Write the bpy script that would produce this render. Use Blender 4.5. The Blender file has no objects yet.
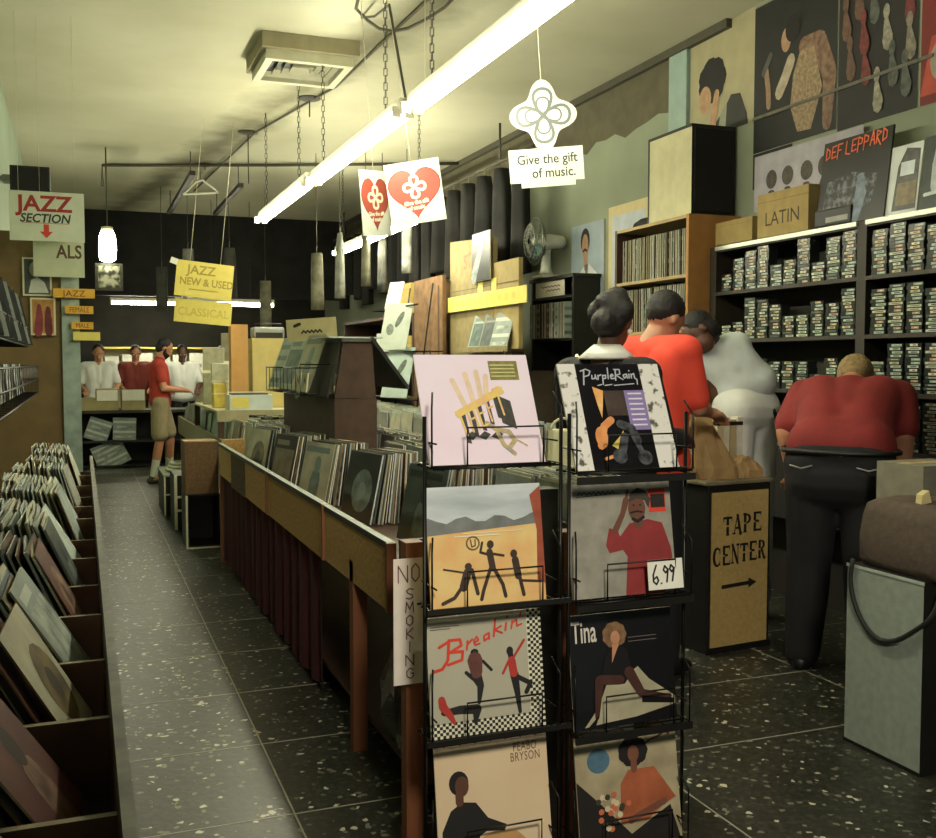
import bpy, bmesh, math, random
from mathutils import Vector, Matrix, Euler
R = math.radians
random.seed(7)
scene = bpy.context.scene
COL = scene.collection

# ------------------------------------------------------------------ camera
cam_d = bpy.data.cameras.new('camera')
cam_d.sensor_fit = 'HORIZONTAL'; cam_d.sensor_width = 36.0
cam_d.lens = 36.0 * 1006.0 / 936.0
cam_d.clip_start = 0.05; cam_d.clip_end = 100
cam = bpy.data.objects.new('camera', cam_d); COL.objects.link(cam)
cam.location = (0, 0, 1.5)
cam.rotation_euler = (R(90 - 3.243), 0, -math.atan(386.0 / 1006.0))
scene.camera = cam

# ------------------------------------------------------------------ world, exposure
world = bpy.data.worlds.new('world'); scene.world = world
world.use_nodes = True
bg = world.node_tree.nodes['Background']
bg.inputs[0].default_value = (0.80, 0.95, 0.88, 1)     # dim street light through the open shop front
bg.inputs[1].default_value = 0.12
scene.view_settings.view_transform = 'Standard'
scene.view_settings.look = 'None'
scene.view_settings.exposure = 0.40
scene.view_settings.gamma = 1.0
LIGHT_COL = (1.0, 0.98, 0.74)
TUBE = 55.0

# ------------------------------------------------------------------ materials
def srgb(h):
    if isinstance(h, str):
        h = h.lstrip('#'); c = [int(h[i:i+2], 16) / 255 for i in (0, 2, 4)]
    else: c = h
    return tuple((x / 12.92 if x <= 0.04045 else ((x + 0.055) / 1.055) ** 2.4) for x in c)
MATS = {}
def mat(col, rough=0.6, amt=0.12, scale=18.0, metal=0.0, bump=0.0, col2=None, emit=0.0, spec=0.5, thr=None, coat=0.0, transmission=0.0, stretch=None):
    """procedural material: base colour broken up by noise (col2 = second colour of the noise)"""
    key = (col, rough, amt, scale, metal, bump, col2, emit, spec, thr, coat, transmission, stretch)
    if key in MATS: return MATS[key]
    m = bpy.data.materials.new('paint'); m.use_nodes = True
    nt = m.node_tree; N = nt.nodes; L = nt.links
    b = N['Principled BSDF']
    c1 = srgb(col)
    c2 = srgb(col2) if col2 else tuple(max(0, x * (1 - amt * 2)) for x in c1)
    tc = N.new('ShaderNodeTexCoord'); mp = N.new('ShaderNodeMapping')
    if stretch: mp.inputs['Scale'].default_value = stretch
    L.new(tc.outputs['Object'], mp.inputs[0])
    no = N.new('ShaderNodeTexNoise'); no.inputs['Scale'].default_value = scale; no.inputs['Detail'].default_value = 5
    L.new(mp.outputs[0], no.inputs['Vector'])
    rp = N.new('ShaderNodeValToRGB')
    e = rp.color_ramp.elements
    lo, hi = thr if thr else (0.30, 0.70)
    e[0].position = lo; e[1].position = hi
    e[0].color = (*c2, 1); e[1].color = (*c1, 1)
    L.new(no.outputs[0], rp.inputs[0]); L.new(rp.outputs[0], b.inputs['Base Color'])
    b.inputs['Roughness'].default_value = rough; b.inputs['Metallic'].default_value = metal
    b.inputs['Specular IOR Level'].default_value = spec
    b.inputs['Coat Weight'].default_value = coat
    b.inputs['Transmission Weight'].default_value = transmission
    if emit:
        L.new(rp.outputs[0], b.inputs['Emission Color']); b.inputs['Emission Strength'].default_value = emit
    if bump:
        bp = N.new('ShaderNodeBump'); bp.inputs['Strength'].default_value = bump; bp.inputs['Distance'].default_value = 0.02
        L.new(no.outputs[0], bp.inputs['Height']); L.new(bp.outputs[0], b.inputs['Normal'])
    MATS[key] = m
    return m

# ------------------------------------------------------------------ mesh builder
class MB:
    def __init__(s): s.v = []; s.f = []; s.m = []; s.sm = []
    def add(s, vs, fs, mi=0, smooth=False):
        o = len(s.v); s.v += [tuple(v) for v in vs]
        for f in fs: s.f.append(tuple(i + o for i in f)); s.m.append(mi); s.sm.append(smooth)
        return s
    def box(s, x0, x1, y0, y1, z0, z1, mi=0, M=None, faces=None):
        vs = [Vector(p) for p in ((x0,y0,z0),(x1,y0,z0),(x1,y1,z0),(x0,y1,z0),(x0,y0,z1),(x1,y0,z1),(x1,y1,z1),(x0,y1,z1))]
        if M: vs = [M @ v for v in vs]
        fs = [(0,3,2,1),(4,5,6,7),(0,1,5,4),(1,2,6,5),(2,3,7,6),(3,0,4,7)]   # bottom top front(-y) right back left
        o = len(s.v); s.v += [tuple(v) for v in vs]
        for k, f in enumerate(fs):
            s.f.append(tuple(i + o for i in f)); s.m.append(faces[k] if faces else mi); s.sm.append(False)
        return s
    def poly(s, pts, mi=0): return s.add(pts, [tuple(range(len(pts)))], mi)
    def prism(s, pts, d, mi=0):
        """closed polygon of 3-D points pushed along vector d"""
        n = len(pts); d = Vector(d); a = [Vector(p) for p in pts]
        vs = a + [p + d for p in a]
        fs = [tuple(range(n))[::-1], tuple(range(n, 2 * n))] + [(i, (i + 1) % n, n + (i + 1) % n, n + i) for i in range(n)]
        return s.add(vs, fs, mi)
    def tube(s, pts, r, n=6, mi=0, closed=False):
        pts = [Vector(p) for p in pts]; k = len(pts); rings = []
        prev = None
        for i, p in enumerate(pts):
            a = pts[(i - 1) % k] if (closed or i > 0) else p
            b = pts[(i + 1) % k] if (closed or i < k - 1) else p
            d = (b - a).normalized() if (b - a).length > 1e-9 else Vector((0, 0, 1))
            if prev is None:
                u = d.orthogonal().normalized()
            else:
                u = prev - d * prev.dot(d)
                u = u.normalized() if u.length > 1e-6 else d.orthogonal().normalized()
            prev = u; w = d.cross(u)
            rr = r[i] if isinstance(r, (list, tuple)) else r
            rings.append([p + (u * math.cos(2 * math.pi * j / n) + w * math.sin(2 * math.pi * j / n)) * rr for j in range(n)])
        vs = [v for rg in rings for v in rg]; fs = []
        for i in range(k if closed else k - 1):
            i2 = (i + 1) % k
            for j in range(n):
                fs.append((i * n + j, i * n + (j + 1) % n, i2 * n + (j + 1) % n, i2 * n + j))
        if not closed: fs += [tuple(range(n))[::-1], tuple(range((k - 1) * n, k * n))]
        return s.add(vs, fs, mi, True)
    def lathe(s, prof, n=20, mi=0, M=None):
        vs = []; fs = []
        for (r, z) in prof:
            for j in range(n):
                a = 2 * math.pi * j / n; v = Vector((r * math.cos(a), r * math.sin(a), z)); vs.append(M @ v if M else v)
        k = len(prof)
        for i in range(k - 1):
            for j in range(n): fs.append((i * n + j, i * n + (j + 1) % n, (i + 1) * n + (j + 1) % n, (i + 1) * n + j))
        if prof[0][0] > 1e-6: fs.append(tuple(range(n))[::-1])
        if prof[-1][0] > 1e-6: fs.append(tuple(range((k - 1) * n, k * n)))
        return s.add(vs, fs, mi, True)
    def sphere(s, c, r, n=14, mi=0, M=None):
        c = Vector(c); rx, ry, rz = (r, r, r) if not isinstance(r, (tuple, list)) else r
        vs = [Vector((0, 0, 1))]; m = n // 2
        for i in range(1, m):
            t = math.pi * i / m
            for j in range(n): vs.append(Vector((math.sin(t) * math.cos(2 * math.pi * j / n), math.sin(t) * math.sin(2 * math.pi * j / n), math.cos(t))))
        vs.append(Vector((0, 0, -1)))
        vs = [Vector((v.x * rx, v.y * ry, v.z * rz)) for v in vs]
        if M: vs = [M @ v for v in vs]
        vs = [v + c for v in vs]; fs = []
        for j in range(n): fs.append((0, 1 + j, 1 + (j + 1) % n))
        for i in range(m - 2):
            for j in range(n):
                a = 1 + i * n; b = 1 + (i + 1) * n
                fs.append((a + j, b + j, b + (j + 1) % n, a + (j + 1) % n))
        e = len(vs) - 1; a = 1 + (m - 2) * n
        for j in range(n): fs.append((a + j, e, a + (j + 1) % n))
        return s.add(vs, fs, mi, True)
    def mesh(s, name, mats):
        me = bpy.data.meshes.new(name); me.from_pydata(s.v, [], s.f)
        for m in (mats if isinstance(mats, (list, tuple)) else [mats]): me.materials.append(m)
        me.polygons.foreach_set('material_index', s.m); me.polygons.foreach_set('use_smooth', s.sm)
        me.update(); return me
    def build(s, name, mats, parent=None, loc=(0, 0, 0), rot=None, bevel=0.0):
        me = s.mesh(name, mats)
        if bevel:
            bm = bmesh.new(); bm.from_mesh(me)
            bmesh.ops.bevel(bm, geom=[e for e in bm.edges if len(e.link_faces) == 2 and e.calc_face_angle(0) > 0.5], offset=bevel, segments=2, affect='EDGES', profile=0.6)
            bm.to_mesh(me); bm.free()
        return link(name, me, parent, loc, rot)

def link(name, me, parent=None, loc=(0, 0, 0), rot=None):
    o = bpy.data.objects.new(name, me); COL.objects.link(o)
    if parent: o.parent = parent
    o.location = loc
    if rot is not None:
        if isinstance(rot, Matrix): o.rotation_euler = rot.to_euler()
        else: o.rotation_euler = rot
    return o
def tag(o, label, cat=None, group=None, kind=None):
    if label: o['label'] = label
    if cat: o['category'] = cat
    if group: o['group'] = group
    if kind: o['kind'] = kind
    return o
def thing(name, label, cat, loc=(0, 0, 0), rot=(0, 0, 0), group=None):
    o = link(name, None, None, loc, rot); o.empty_display_size = 0.05
    return tag(o, label, cat, group)
def struct(o): o['kind'] = 'structure'; return o
def children(o): return list(o.children)
def dup(o, loc=None, rot=None, label=None, group=None, parent=None):
    c = o.copy(); COL.objects.link(c)
    if parent: c.parent = parent
    if loc is not None: c.location = loc
    if rot is not None: c.rotation_euler = rot
    if label: c['label'] = label
    if group: c['group'] = group
    for ch in list(o.children): dup(ch, parent=c)
    return c

def text_mesh(body, size, shear=0.0, bold=0.0, space=1.0, xs=1.0):
    """lettering as a flat mesh in the x-z plane, baseline at z=0, centred on x, facing -y"""
    cu = bpy.data.curves.new('lettering', 'FONT'); cu.body = body; cu.size = size; cu.shear = shear
    cu.align_x = 'CENTER'; cu.offset = bold; cu.space_character = space; cu.fill_mode = 'FRONT'; cu.resolution_u = 3
    o = bpy.data.objects.new('lettering', cu)
    me = bpy.data.meshes.new_from_object(o); bpy.data.objects.remove(o); bpy.data.curves.remove(cu)
    me.transform(Matrix(((xs, 0, 0, 0), (0, 0, -1, 0), (0, 1, 0, 0), (0, 0, 0, 1))))
    return me
def text(body, size, m, parent, loc, name='lettering', roll=0.0, yaw=0.0, **k):
    me = text_mesh(body, size, **k); me.materials.clear(); me.materials.append(m)
    return link(name, me, parent, loc, Matrix.Rotation(yaw, 3, 'Z') @ Matrix.Rotation(roll, 3, 'Y'))

def lift(mb, M):
    """each printed shape sits a hair in front of the one before, so inks never lie in the same plane"""
    def f(x, z):
        k = len(mb.f); p = M(x, z); return (p[0], p[1] - 1.2e-5 * (k % 60), p[2])
    return f
def stroke2(mb, pts, w, M, mi=0, taper=None):
    """thick polyline with round joints, flat, mapped to 3-D by M(x, z)"""
    M = lift(mb, M); n = len(pts)
    ws = taper if taper else [w] * n
    for i in range(n - 1):
        (x0, y0), (x1, y1) = pts[i], pts[i + 1]
        d = math.hypot(x1 - x0, y1 - y0) or 1e-9; nx, ny = -(y1 - y0) / d, (x1 - x0) / d
        a, b = ws[i] / 2, ws[i + 1] / 2
        mb.poly([M(x0 + nx * a, y0 + ny * a), M(x0 - nx * a, y0 - ny * a), M(x1 - nx * b, y1 - ny * b), M(x1 + nx * b, y1 + ny * b)], mi)
    for (x, y), ww in zip(pts, ws):
        mb.poly([M(x + ww / 2 * math.cos(t * math.pi / 4), y + ww / 2 * math.sin(t * math.pi / 4)) for t in range(8)], mi)
def blob2(mb, x, y, rx, ry, M, mi=0, n=16, rot=0.0):
    M = lift(mb, M)
    mb.poly([M(x + rx * math.cos(2*math.pi*t/n) * math.cos(rot) - ry * math.sin(2*math.pi*t/n) * math.sin(rot),
               y + rx * math.cos(2*math.pi*t/n) * math.sin(rot) + ry * math.sin(2*math.pi*t/n) * math.cos(rot)) for t in range(n)], mi)

# ------------------------------------------------------------------ room shell
CZ = 3.88           # ceiling
XL, XR = -0.60, 4.27
YB = 18.6
def floor_mat():
    m = bpy.data.materials.new('terrazzo'); m.use_nodes = True
    nt = m.node_tree; N = nt.nodes; L = nt.links; b = N['Principled BSDF']
    tc = N.new('ShaderNodeTexCoord')
    vo = N.new('ShaderNodeTexVoronoi'); vo.inputs['Scale'].default_value = 62; L.new(tc.outputs['Object'], vo.inputs['Vector'])
    no = N.new('ShaderNodeTexNoise'); no.inputs['Scale'].default_value = 3.0; no.inputs['Detail'].default_value = 6; L.new(tc.outputs['Object'], no.inputs['Vector'])
    sp = N.new('ShaderNodeSeparateColor'); L.new(vo.outputs['Color'], sp.inputs[0])
    r1 = N.new('ShaderNodeValToRGB'); e = r1.color_ramp.elements
    e[0].position = 0.05; e[0].color = (*srgb('#2f3028'), 1); e[1].position = 0.70; e[1].color = (*srgb('#3d3e34'), 1)
    x = e.new(0.94); x.color = (*srgb('#7c7c6b'), 1); x = e.new(0.982); x.color = (*srgb('#d2cfb8'), 1)
    r1.color_ramp.interpolation = 'CONSTANT'
    L.new(sp.outputs[0], r1.inputs[0])
    r2 = N.new('ShaderNodeValToRGB'); r2.color_ramp.elements[0].color = (0.55, 0.55, 0.5, 1); r2.color_ramp.elements[0].position = 0.3
    r2.color_ramp.elements[1].position = 0.75; L.new(no.outputs[0], r2.inputs[0])
    mx = N.new('ShaderNodeMix'); mx.data_type = 'RGBA'; mx.blend_type = 'MULTIPLY'; mx.inputs[0].default_value = 0.8
    L.new(r1.outputs[0], mx.inputs[6]); L.new(r2.outputs[0], mx.inputs[7]); L.new(mx.outputs[2], b.inputs['Base Color'])
    b.inputs['Roughness'].default_value = 0.40; b.inputs['Specular IOR Level'].default_value = 0.45
    bp = N.new('ShaderNodeBump'); bp.inputs['Strength'].default_value = 0.15; bp.inputs['Distance'].default_value = 0.01
    n2 = N.new('ShaderNodeTexNoise'); n2.inputs['Scale'].default_value = 25; L.new(tc.outputs['Object'], n2.inputs['Vector'])
    L.new(n2.outputs[0], bp.inputs['Height']); L.new(bp.outputs[0], b.inputs['Normal'])
    return m
struct(MB().box(XL - .2, XR + 2.5, -3.0, YB + .2, -0.1, 0).build('floor', floor_mat()))
jm = mat('#a5a290', .5)
k = 0
for i in range(-3, 22):
    y = 5.22 + .655 * i
    if -1 < y < 17:
        k += 1; struct(MB().box(.05, XR, y - .0025, y + .0025, 0, .0012).build('trim_%d' % k, jm))
for x in (.632, 1.942, 3.252):
    k += 1; struct(MB().box(x - .003, x + .003, 0.5, 17, 0, .0013).build('trim_%d' % k, jm))
NTRIM = k
ceil_m = mat('#c2c0a8', .9, .14, 1.1, bump=.12, col2='#b4b297', thr=(.35, .7)).copy()
def soot(m):
    # sooty stain that runs along the old cable on the ceiling
    nt = m.node_tree; N = nt.nodes; L = nt.links; b = N['Principled BSDF']; src = b.inputs['Base Color'].links[0].from_socket
    tc = N.new('ShaderNodeTexCoord'); sx = N.new('ShaderNodeSeparateXYZ'); L.new(tc.outputs['Object'], sx.inputs[0])
    def mth(op, a, b_):
        n = N.new('ShaderNodeMath'); n.operation = op
        for k, q in enumerate((a, b_)):
            if q is None: continue
            if isinstance(q, (int, float)): n.inputs[k].default_value = q
            else: L.new(q, n.inputs[k])
        return n.outputs[0]
    no = N.new('ShaderNodeTexNoise'); no.inputs['Scale'].default_value = 2.5; no.inputs['Detail'].default_value = 6; L.new(tc.outputs['Object'], no.inputs['Vector'])
    line = mth('ADD', mth('MULTIPLY', sx.outputs[1], -.16), 3.28)
    d = mth('ABSOLUTE', mth('SUBTRACT', sx.outputs[0], line), None)
    d = mth('ADD', d, mth('MULTIPLY', mth('SUBTRACT', no.outputs[0], .5), .45))
    rp = N.new('ShaderNodeValToRGB'); e = rp.color_ramp.elements; e[0].position = .02; e[0].color = (.34, .33, .29, 1); e[1].position = .38; e[1].color = (1, 1, 1, 1); L.new(d, rp.inputs[0])
    mx = N.new('ShaderNodeMix'); mx.data_type = 'RGBA'; mx.blend_type = 'MULTIPLY'; mx.inputs[0].default_value = 1; L.new(src, mx.inputs[6]); L.new(rp.outputs[0], mx.inputs[7]); L.new(mx.outputs[2], b.inputs['Base Color'])
soot(ceil_m)
struct(MB().box(XL - .2, XR + .2, -3.0, 16.9, CZ, CZ + .1).build('ceiling', ceil_m))
wall_g = mat('#94a38d', .85, .08, 2.5, bump=.05)
struct(MB().box(XL - .15, XL, -3.0, YB, 0, CZ).build('wall_left', wall_g))
struct(MB().box(XR, XR + .15, -3.0, YB, 0, CZ).build('wall_right', mat('#8c937e', .85, .08, 2.5, bump=.05)))
# darker brown band along the top of the right wall, wavy lower edge
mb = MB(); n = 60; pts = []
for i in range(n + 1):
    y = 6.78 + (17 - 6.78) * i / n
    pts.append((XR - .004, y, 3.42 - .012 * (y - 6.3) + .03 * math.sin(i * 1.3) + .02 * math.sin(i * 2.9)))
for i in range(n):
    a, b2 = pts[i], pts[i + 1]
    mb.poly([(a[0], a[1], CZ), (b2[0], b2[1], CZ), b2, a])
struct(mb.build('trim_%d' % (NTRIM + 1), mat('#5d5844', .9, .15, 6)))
struct(MB().box(XR - .05, XR, 6.0, 17, CZ - .06, CZ).build('trim_%d' % (NTRIM + 2), mat('#4a4738', .7)))
dark = mat('#1d1c18', .9, .3, 4)
struct(MB().box(XL, XR, YB, YB + .15, 0, CZ).build('wall_back', mat('#2c2a22', .9, .3, 3)))
# black painted header in front of the rear room
struct(MB().box(XL, XR, 16.9, 17.0, 2.55, CZ).build('trim_%d' % (NTRIM + 3), dark))
struct(MB().box(XL, XR, 17.0, YB, 3.0, 3.1).build('trim_%d' % (NTRIM + 4), mat('#3a382e', .9)))

# ------------------------------------------------------------------ ceiling lamps
white_metal = mat('#cfccb8', .45, .08, 9)
tube_m = mat((1, .985, .87), .4, 0.0, emit=TUBE)
def strip_light(label, x, y0, y1, z, chain_to=None, tubes=(-.036, .036), em=tube_m, along='y'):
    L_ = y1 - y0
    t = thing('fluorescent_strip_light', label, 'ceiling light', (x, y0, z), (0, 0, 0) if along == 'y' else (0, 0, R(-90)), 'fluorescent strip lights')
    MB().prism([(-.03, 0, .034), (.03, 0, .034), (.022, 0, .085), (-.022, 0, .085)], (0, L_, 0)).build('housing', white_metal, t)
    for dx in tubes:
        o = MB().tube([(dx, .03, 0), (dx, L_ - .03, 0)], .021, 10).build('tube', em, t)
        MB().box(dx - .025, dx + .025, 0, .02, -.025, .035).build('tube_socket', white_metal, o)
        MB().box(dx - .025, dx + .025, L_ - .02, L_, -.025, .035).build('tube_socket', white_metal, o)
    if chain_to:
        for yy in (.35, L_ - .35):
            mb = MB(); zz = .085; h = chain_to - z; kk = 0
            while zz < h - .03:
                a = (.010, 0) if kk % 2 else (0, .010)
                mb.tube([(-a[0], yy - a[1], zz), (-a[0], yy - a[1], zz + .045), (a[0], yy + a[1], zz + .045), (a[0], yy + a[1], zz)], .0028, 4, closed=True)
                zz += .042; kk += 1
            mb.build('chain', mat('#2b2a24', .5, metal=.6), t)
    return t
strip_light('long white fluorescent strip over the middle bin, behind the hanging petal sign', 1.74, 3.20, 5.41, 2.9, CZ)
strip_light('long white fluorescent strip above the bin, beside the red heart signs', 1.72, 5.50, 7.85, 2.9, CZ)
strip_light('long white fluorescent strip ending above the stacked baskets at the rear', 1.69, 7.90, 10.15, 2.9, CZ)
strip_light('white fluorescent strip partly hidden below the red heart signs', 3.05, 8.9, 12.6, 2.87, CZ)

# added warm spot lamp, unseen behind the camera, to light the display rack
sl_ = thing('fill_spot_lamp', 'added spot lamp, unseen near the shop front, lighting the display rack', 'lamp', (.35, -.9, 3.1))
MB().tube([(0, 0, .08), (0, 0, CZ - 3.1)], .012, 8).build('stem', pipe_m0 if False else white_metal, sl_)
M4 = (Vector((1.60, 2.6, 1.0)) - Vector((.35, -.9, 3.1))).to_track_quat('-Z', 'Y').to_matrix().to_4x4()
MB().lathe([(.0, .12), (.05, .11), (.07, .05), (.09, -.04), (.085, -.04), (.06, .04), (.0, .06)], 20, M=M4).build('lamp_head', white_metal, sl_)
ld = bpy.data.lights.new('fill_spot_light', 'SPOT'); ld.energy = 430; ld.color = (1.0, .91, .76); ld.spot_size = R(42); ld.spot_blend = .6; ld.shadow_soft_size = .28
lo = bpy.data.objects.new('fill_spot_light', ld); COL.objects.link(lo); lo.parent = sl_; lo.rotation_euler = M4.to_euler(); lo.location = M4 @ Vector((0, 0, -.06))
# ------------------------------------------------------------------ shared paints
wood_o = mat('#8a5433', .6, .15, 7, stretch=(1, 1, .15))
wood_d = mat('#4a3222', .6, .2, 7, stretch=(1, 1, .2))
board_m = mat('#c9a262', .85, .2, 60, bump=.1)
card_m = mat('#a98a55', .85, .10, 12)
card_d = mat('#7d5c3a', .85, .12, 12)
black_m = mat('#15140f', .5, .2, 20)
wire_m = mat('#14130f', .4, .1, 20, metal=.5)
steel_m = mat('#8b8b80', .35, .1, 20, metal=.8)
cream_m = mat('#d8d3b4', .8, .07, 30)
white_m = mat('#e4e4d4', .7, .04, 20)
yellow_m = mat('#ddcd68', .7, .05, 20)
orange_card = mat('#d9a83a', .7, .06, 20)
red_m = mat('#d2402c', .6, .05, 20)
ink_m = mat('#1a1914', .6, .05, 20)
ink_red = mat('#9c2b22', .6, .05, 20)
rail_highlight = mat('#6f7d6b', .4, .15, 30)

# ------------------------------------------------------------------ record sleeves
S = .315
PAL = [('#8d8f84', '#3a3d3a', '#5c6a68'), ('#2a2a28', '#6b5a3a', '#8d8a7c'), ('#b9b79c', '#4c5c50', '#7a8c84'), ('#3d4a44', '#8a9a90', '#1c2220'),
       ('#5a4334', '#2a211a', '#a08a60'), ('#93a09a', '#54645f', '#c4ccbe'), ('#c9c5aa', '#8a7548', '#42382a'), ('#1f2322', '#3c4844', '#7c8a80'),
       ('#7b6b45', '#c0a868', '#3c3220'), ('#a7b4a8', '#2f3c3a', '#6d8078'), ('#6a3a30', '#b08a70', '#2c1a16'), ('#4d5f63', '#9fb2b2', '#222c30')]
EDGE = [mat(c, .75, .1, 90) for c in ('#e6e2c8', '#d6d2b4', '#b8ae88', '#a8b3a8', '#5e6258', '#dfdac4', '#84623f', '#cad4cc')]
def sleeve_mesh(i, t=.0045):
    a, b_, c = PAL[i % len(PAL)]
    rr = random.Random(i * 13 + 5)
    mb = MB()
    mb.box(-S/2, S/2, 0, t, 0, S, faces=[1, 1, 0, 1, 2, 1])
    e = -.0005
    k = (i // 2) % 4
    if k == 0:      # large picture with a title strip
        mb.poly([(-.13, e, .03), (.13, e, .03), (.13, e, .235), (-.13, e, .235)], 3); mb.poly([(-.12, e, .255), (.05, e, .255), (.05, e, .285), (-.12, e, .285)], 4)
    elif k == 1:    # figure on plain ground
        M = lambda x, z: (x, e, z)
        stroke2(mb, [(0, 0.004), (0.01, .12)], .11, M, 3); blob2(mb, .012, .20, .035, .045, M, 4)
        mb.poly([(-.14, e, .262), (.12, e, .262), (.12, e, .292), (-.14, e, .292)], 4)
    elif k == 2:    # bands
        for j in range(4): mb.poly([(-.15, e, .03 + j * .07), (.15, e, .03 + j * .07), (.15, e, .06 + j * .07), (-.15, e, .06 + j * .07)], 3 + j % 2)
    else:           # disc
        M = lambda x, z: (x, e, z)
        blob2(mb, .02, .14, .1, .1, M, 3); blob2(mb, .02, .14, .04, .04, M, 4)
    m0 = mat(a, .45, .2, 9, coat=.3); m3 = mat(b_, .45, .3, 14, col2=c, coat=.3); m4 = mat(c, .45, .1, 20, coat=.3)
    return mb.mesh('record_sleeve', [m0, EDGE[i % len(EDGE)], mat(PAL[(i + 5) % len(PAL)][0], .5, .1, 12), m3, m4])
SLV = [sleeve_mesh(i, (.0045, .006, .004, .0075)[i % 4]) for i in range(24)]
def put_sleeve(i, loc, rz, lean, label, group, name='record_sleeve'):
    o = link(name, SLV[i % len(SLV)], None, loc, (-lean, 0, rz))
    return tag(o, label, 'record', group)

# ------------------------------------------------------------------ middle bin
mid = thing('record_bin', 'long wooden record bin down the middle of the shop with a brown front board', 'record bin', (.95, 2.95, 0))
BL = 4.75; BW = .92       # length, width
MB().box(0.02, BW, 0, BL, .74, .765).build('bin_floor', wood_d, mid)
for (y0, y1, m, zb) in ((.28, 1.22, board_m, .66), (1.24, 2.62, mat('#bd9656', .85, .2, 55), .655), (2.64, 3.45, board_m, .65), (3.47, 4.10, mat('#6d5638', .85, .35, 30), .64), (4.12, 4.75, board_m, .66)):
    MB().box(0, .018, y0, y1, zb, .87, 0).build('front_board', m, mid)
for (y0, y1) in ((.26, 1.22), (1.24, 2.62), (2.64, 4.75)):
    MB().box(-.006, .024, y0, y1, .872, .895, faces=[0, 1, 0, 0, 0, 0]).build('board_rail', [black_m, rail_highlight], mid)  # black rail, its highlight painted as a paler top face
for y in (.26, 1.23, 2.63):
    MB().box(-.012, .02, y - .012, y + .012, .66, .895).build('batten', wood_o, mid)
MB().box(BW - .02, BW, 0, BL, .70, .92).build('back_board', wood_d, mid)
MB().box(.555, .57, 0, BL, .765, .96).build('centre_divider', wood_d, mid)
MB().box(0.02, BW, BL - .02, BL, .70, .92).build('end_board', board_m, mid)
MB().box(0.02, BW, 0, .02, .70, .92).build('end_board', wood_d, mid)
for (x, y) in ((.0, .75), (.0, 4.68), (.85, .05), (.85, 4.68), (.85, 2.3)):
    MB().box(x, x + .055, y, y + .055, 0, .74).build('leg', wood_o, mid)
MB().box(.06, BW - .02, .1, BL, .12, .14).build('under_shelf', wood_d, mid)
# pleated dark red curtain hung under the bin
mb = MB(); n = 150; a = []
for i in range(n + 1):
    y = 1.45 + (BL - .1 - 1.45) * i / n
    a.append((.03 + .016 * math.sin(i * .62) + .007 * math.sin(i * .23), y))
for i in range(n):
    (x0, y0), (x1, y1) = a[i], a[i + 1]
    mb.add([(x0, y0, .03), (x1, y1, .03), (x1 * .6 + .01, y1, .735), (x0 * .6 + .01, y0, .735)], [(0, 1, 2, 3)], 0, True)
mb.build('curtain', mat('#47171a', .9, .2, 14, stretch=(1, 1, .2)), mid)

# stacks of records standing in the left half of the middle bin, swung a little towards the door
RANGE = [('nearest stack', 3.82, 1.235, 17), ('second stack from the front', 4.47, 1.155, 17), ('third stack from the front', 5.10, 1.085, 15), ('fourth stack from the front', 5.72, 1.03, 13), ('farthest stack', 6.38, .99, 12)]
rot0 = R(-90 + 13)
dirx = Vector((math.cos(R(13)), math.sin(R(13)), 0))     # the way the stack runs back
for si, (nm, y, x, cnt) in enumerate(RANGE):
    p = Vector((x, y, .768)); lean = R(13)
    g = 'records in the ' + nm + ' of the middle bin'
    for j in range(cnt):
        lean = max(R(2), lean - R(.8)); i = si * 5 + j * 7 + (1 if j == 0 else 0)
        q = p + Vector((random.uniform(-.002, .002), random.uniform(-.014, .014), random.uniform(0, .008)))
        if j == 0: put_sleeve([3, 7, 2, 1, 6][si], q, rot0 + R(random.uniform(-2, 2)), lean, 'front record sleeve with cover showing, %s in the middle bin' % nm, g)
        else: put_sleeve(i, q, rot0 + R(random.uniform(-2.5, 2.5)), lean, 'record sleeve packed in the %s of the middle bin' % nm, g)
        p += dirx * (.0105 + random.uniform(0, .010))

# ------------------------------------------------------------------ wire display rack with eight records at the front of the bin
rack = thing('display_rack', 'black wire display rack holding eight records face out at the front of the middle bin', 'display rack', (.82, 2.43, 0))
for (x, y) in ((0, .02), (.39, .02), (.415, .02), (.785, .02)):
    MB().tube([(x, y, 0), (x, y, 1.36)], .0055, 6).build('upright', wire_m, rack)
LZ = [1.232, .858, .513, .168]; RZ = [1.202, .848, .480, .128]
def basket(x0, z, lean):
    mb = MB(); w = .34
    loop = lambda a, b, d, h: mb.tube([(x0 + a, d, z), (x0 + a, d, z + h), (x0 + b, d, z + h), (x0 + b, d, z)], .0028, 5)
    loop(.085, .30, -.028, .10)
    for xx in (0.0, w):
        sx = -1 if xx == 0 else 1
        mb.tube([(x0 + xx, .0, z + .19), (x0 + xx + sx * .012, -.03, z + .15), (x0 + xx + sx * .012, -.03, z), (x0 + xx, .10, z)], .0028, 5)
        mb.tube([(x0 + xx, -.03, z + .06), (x0 + xx, .09, z + .06)], .0025, 5)
    for d in (-.03, .0, .03, .065, .10): mb.tube([(x0 - .01, d, z - .004), (x0 + w + .01, d, z - .004)], .003, 5)
    for k in range(8): mb.tube([(x0 + .02 + k * .043, -.03, z - .008), (x0 + .02 + k * .043, .10, z - .008)], .002, 5)
    # slanting back support
    for k in (.06, .28): mb.tube([(x0 + k, .055, z), (x0 + k, .055 + .30 * math.tan(lean), z + .30)], .0025, 5)
    return mb
for z, ln in zip(LZ, (R(25), R(9), R(8), R(9))): basket(.015, z, ln).build('wire_basket', wire_m, rack)
for z, ln in zip(RZ, (R(23), R(9), R(8), R(9))): basket(.425, z, ln).build('wire_basket', wire_m, rack)
for z in (.866, .522):
    MB().box(-.01, .40, -.034, -.026, z - .012, z + .002).build('price_rail', black_m, rack)
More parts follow.
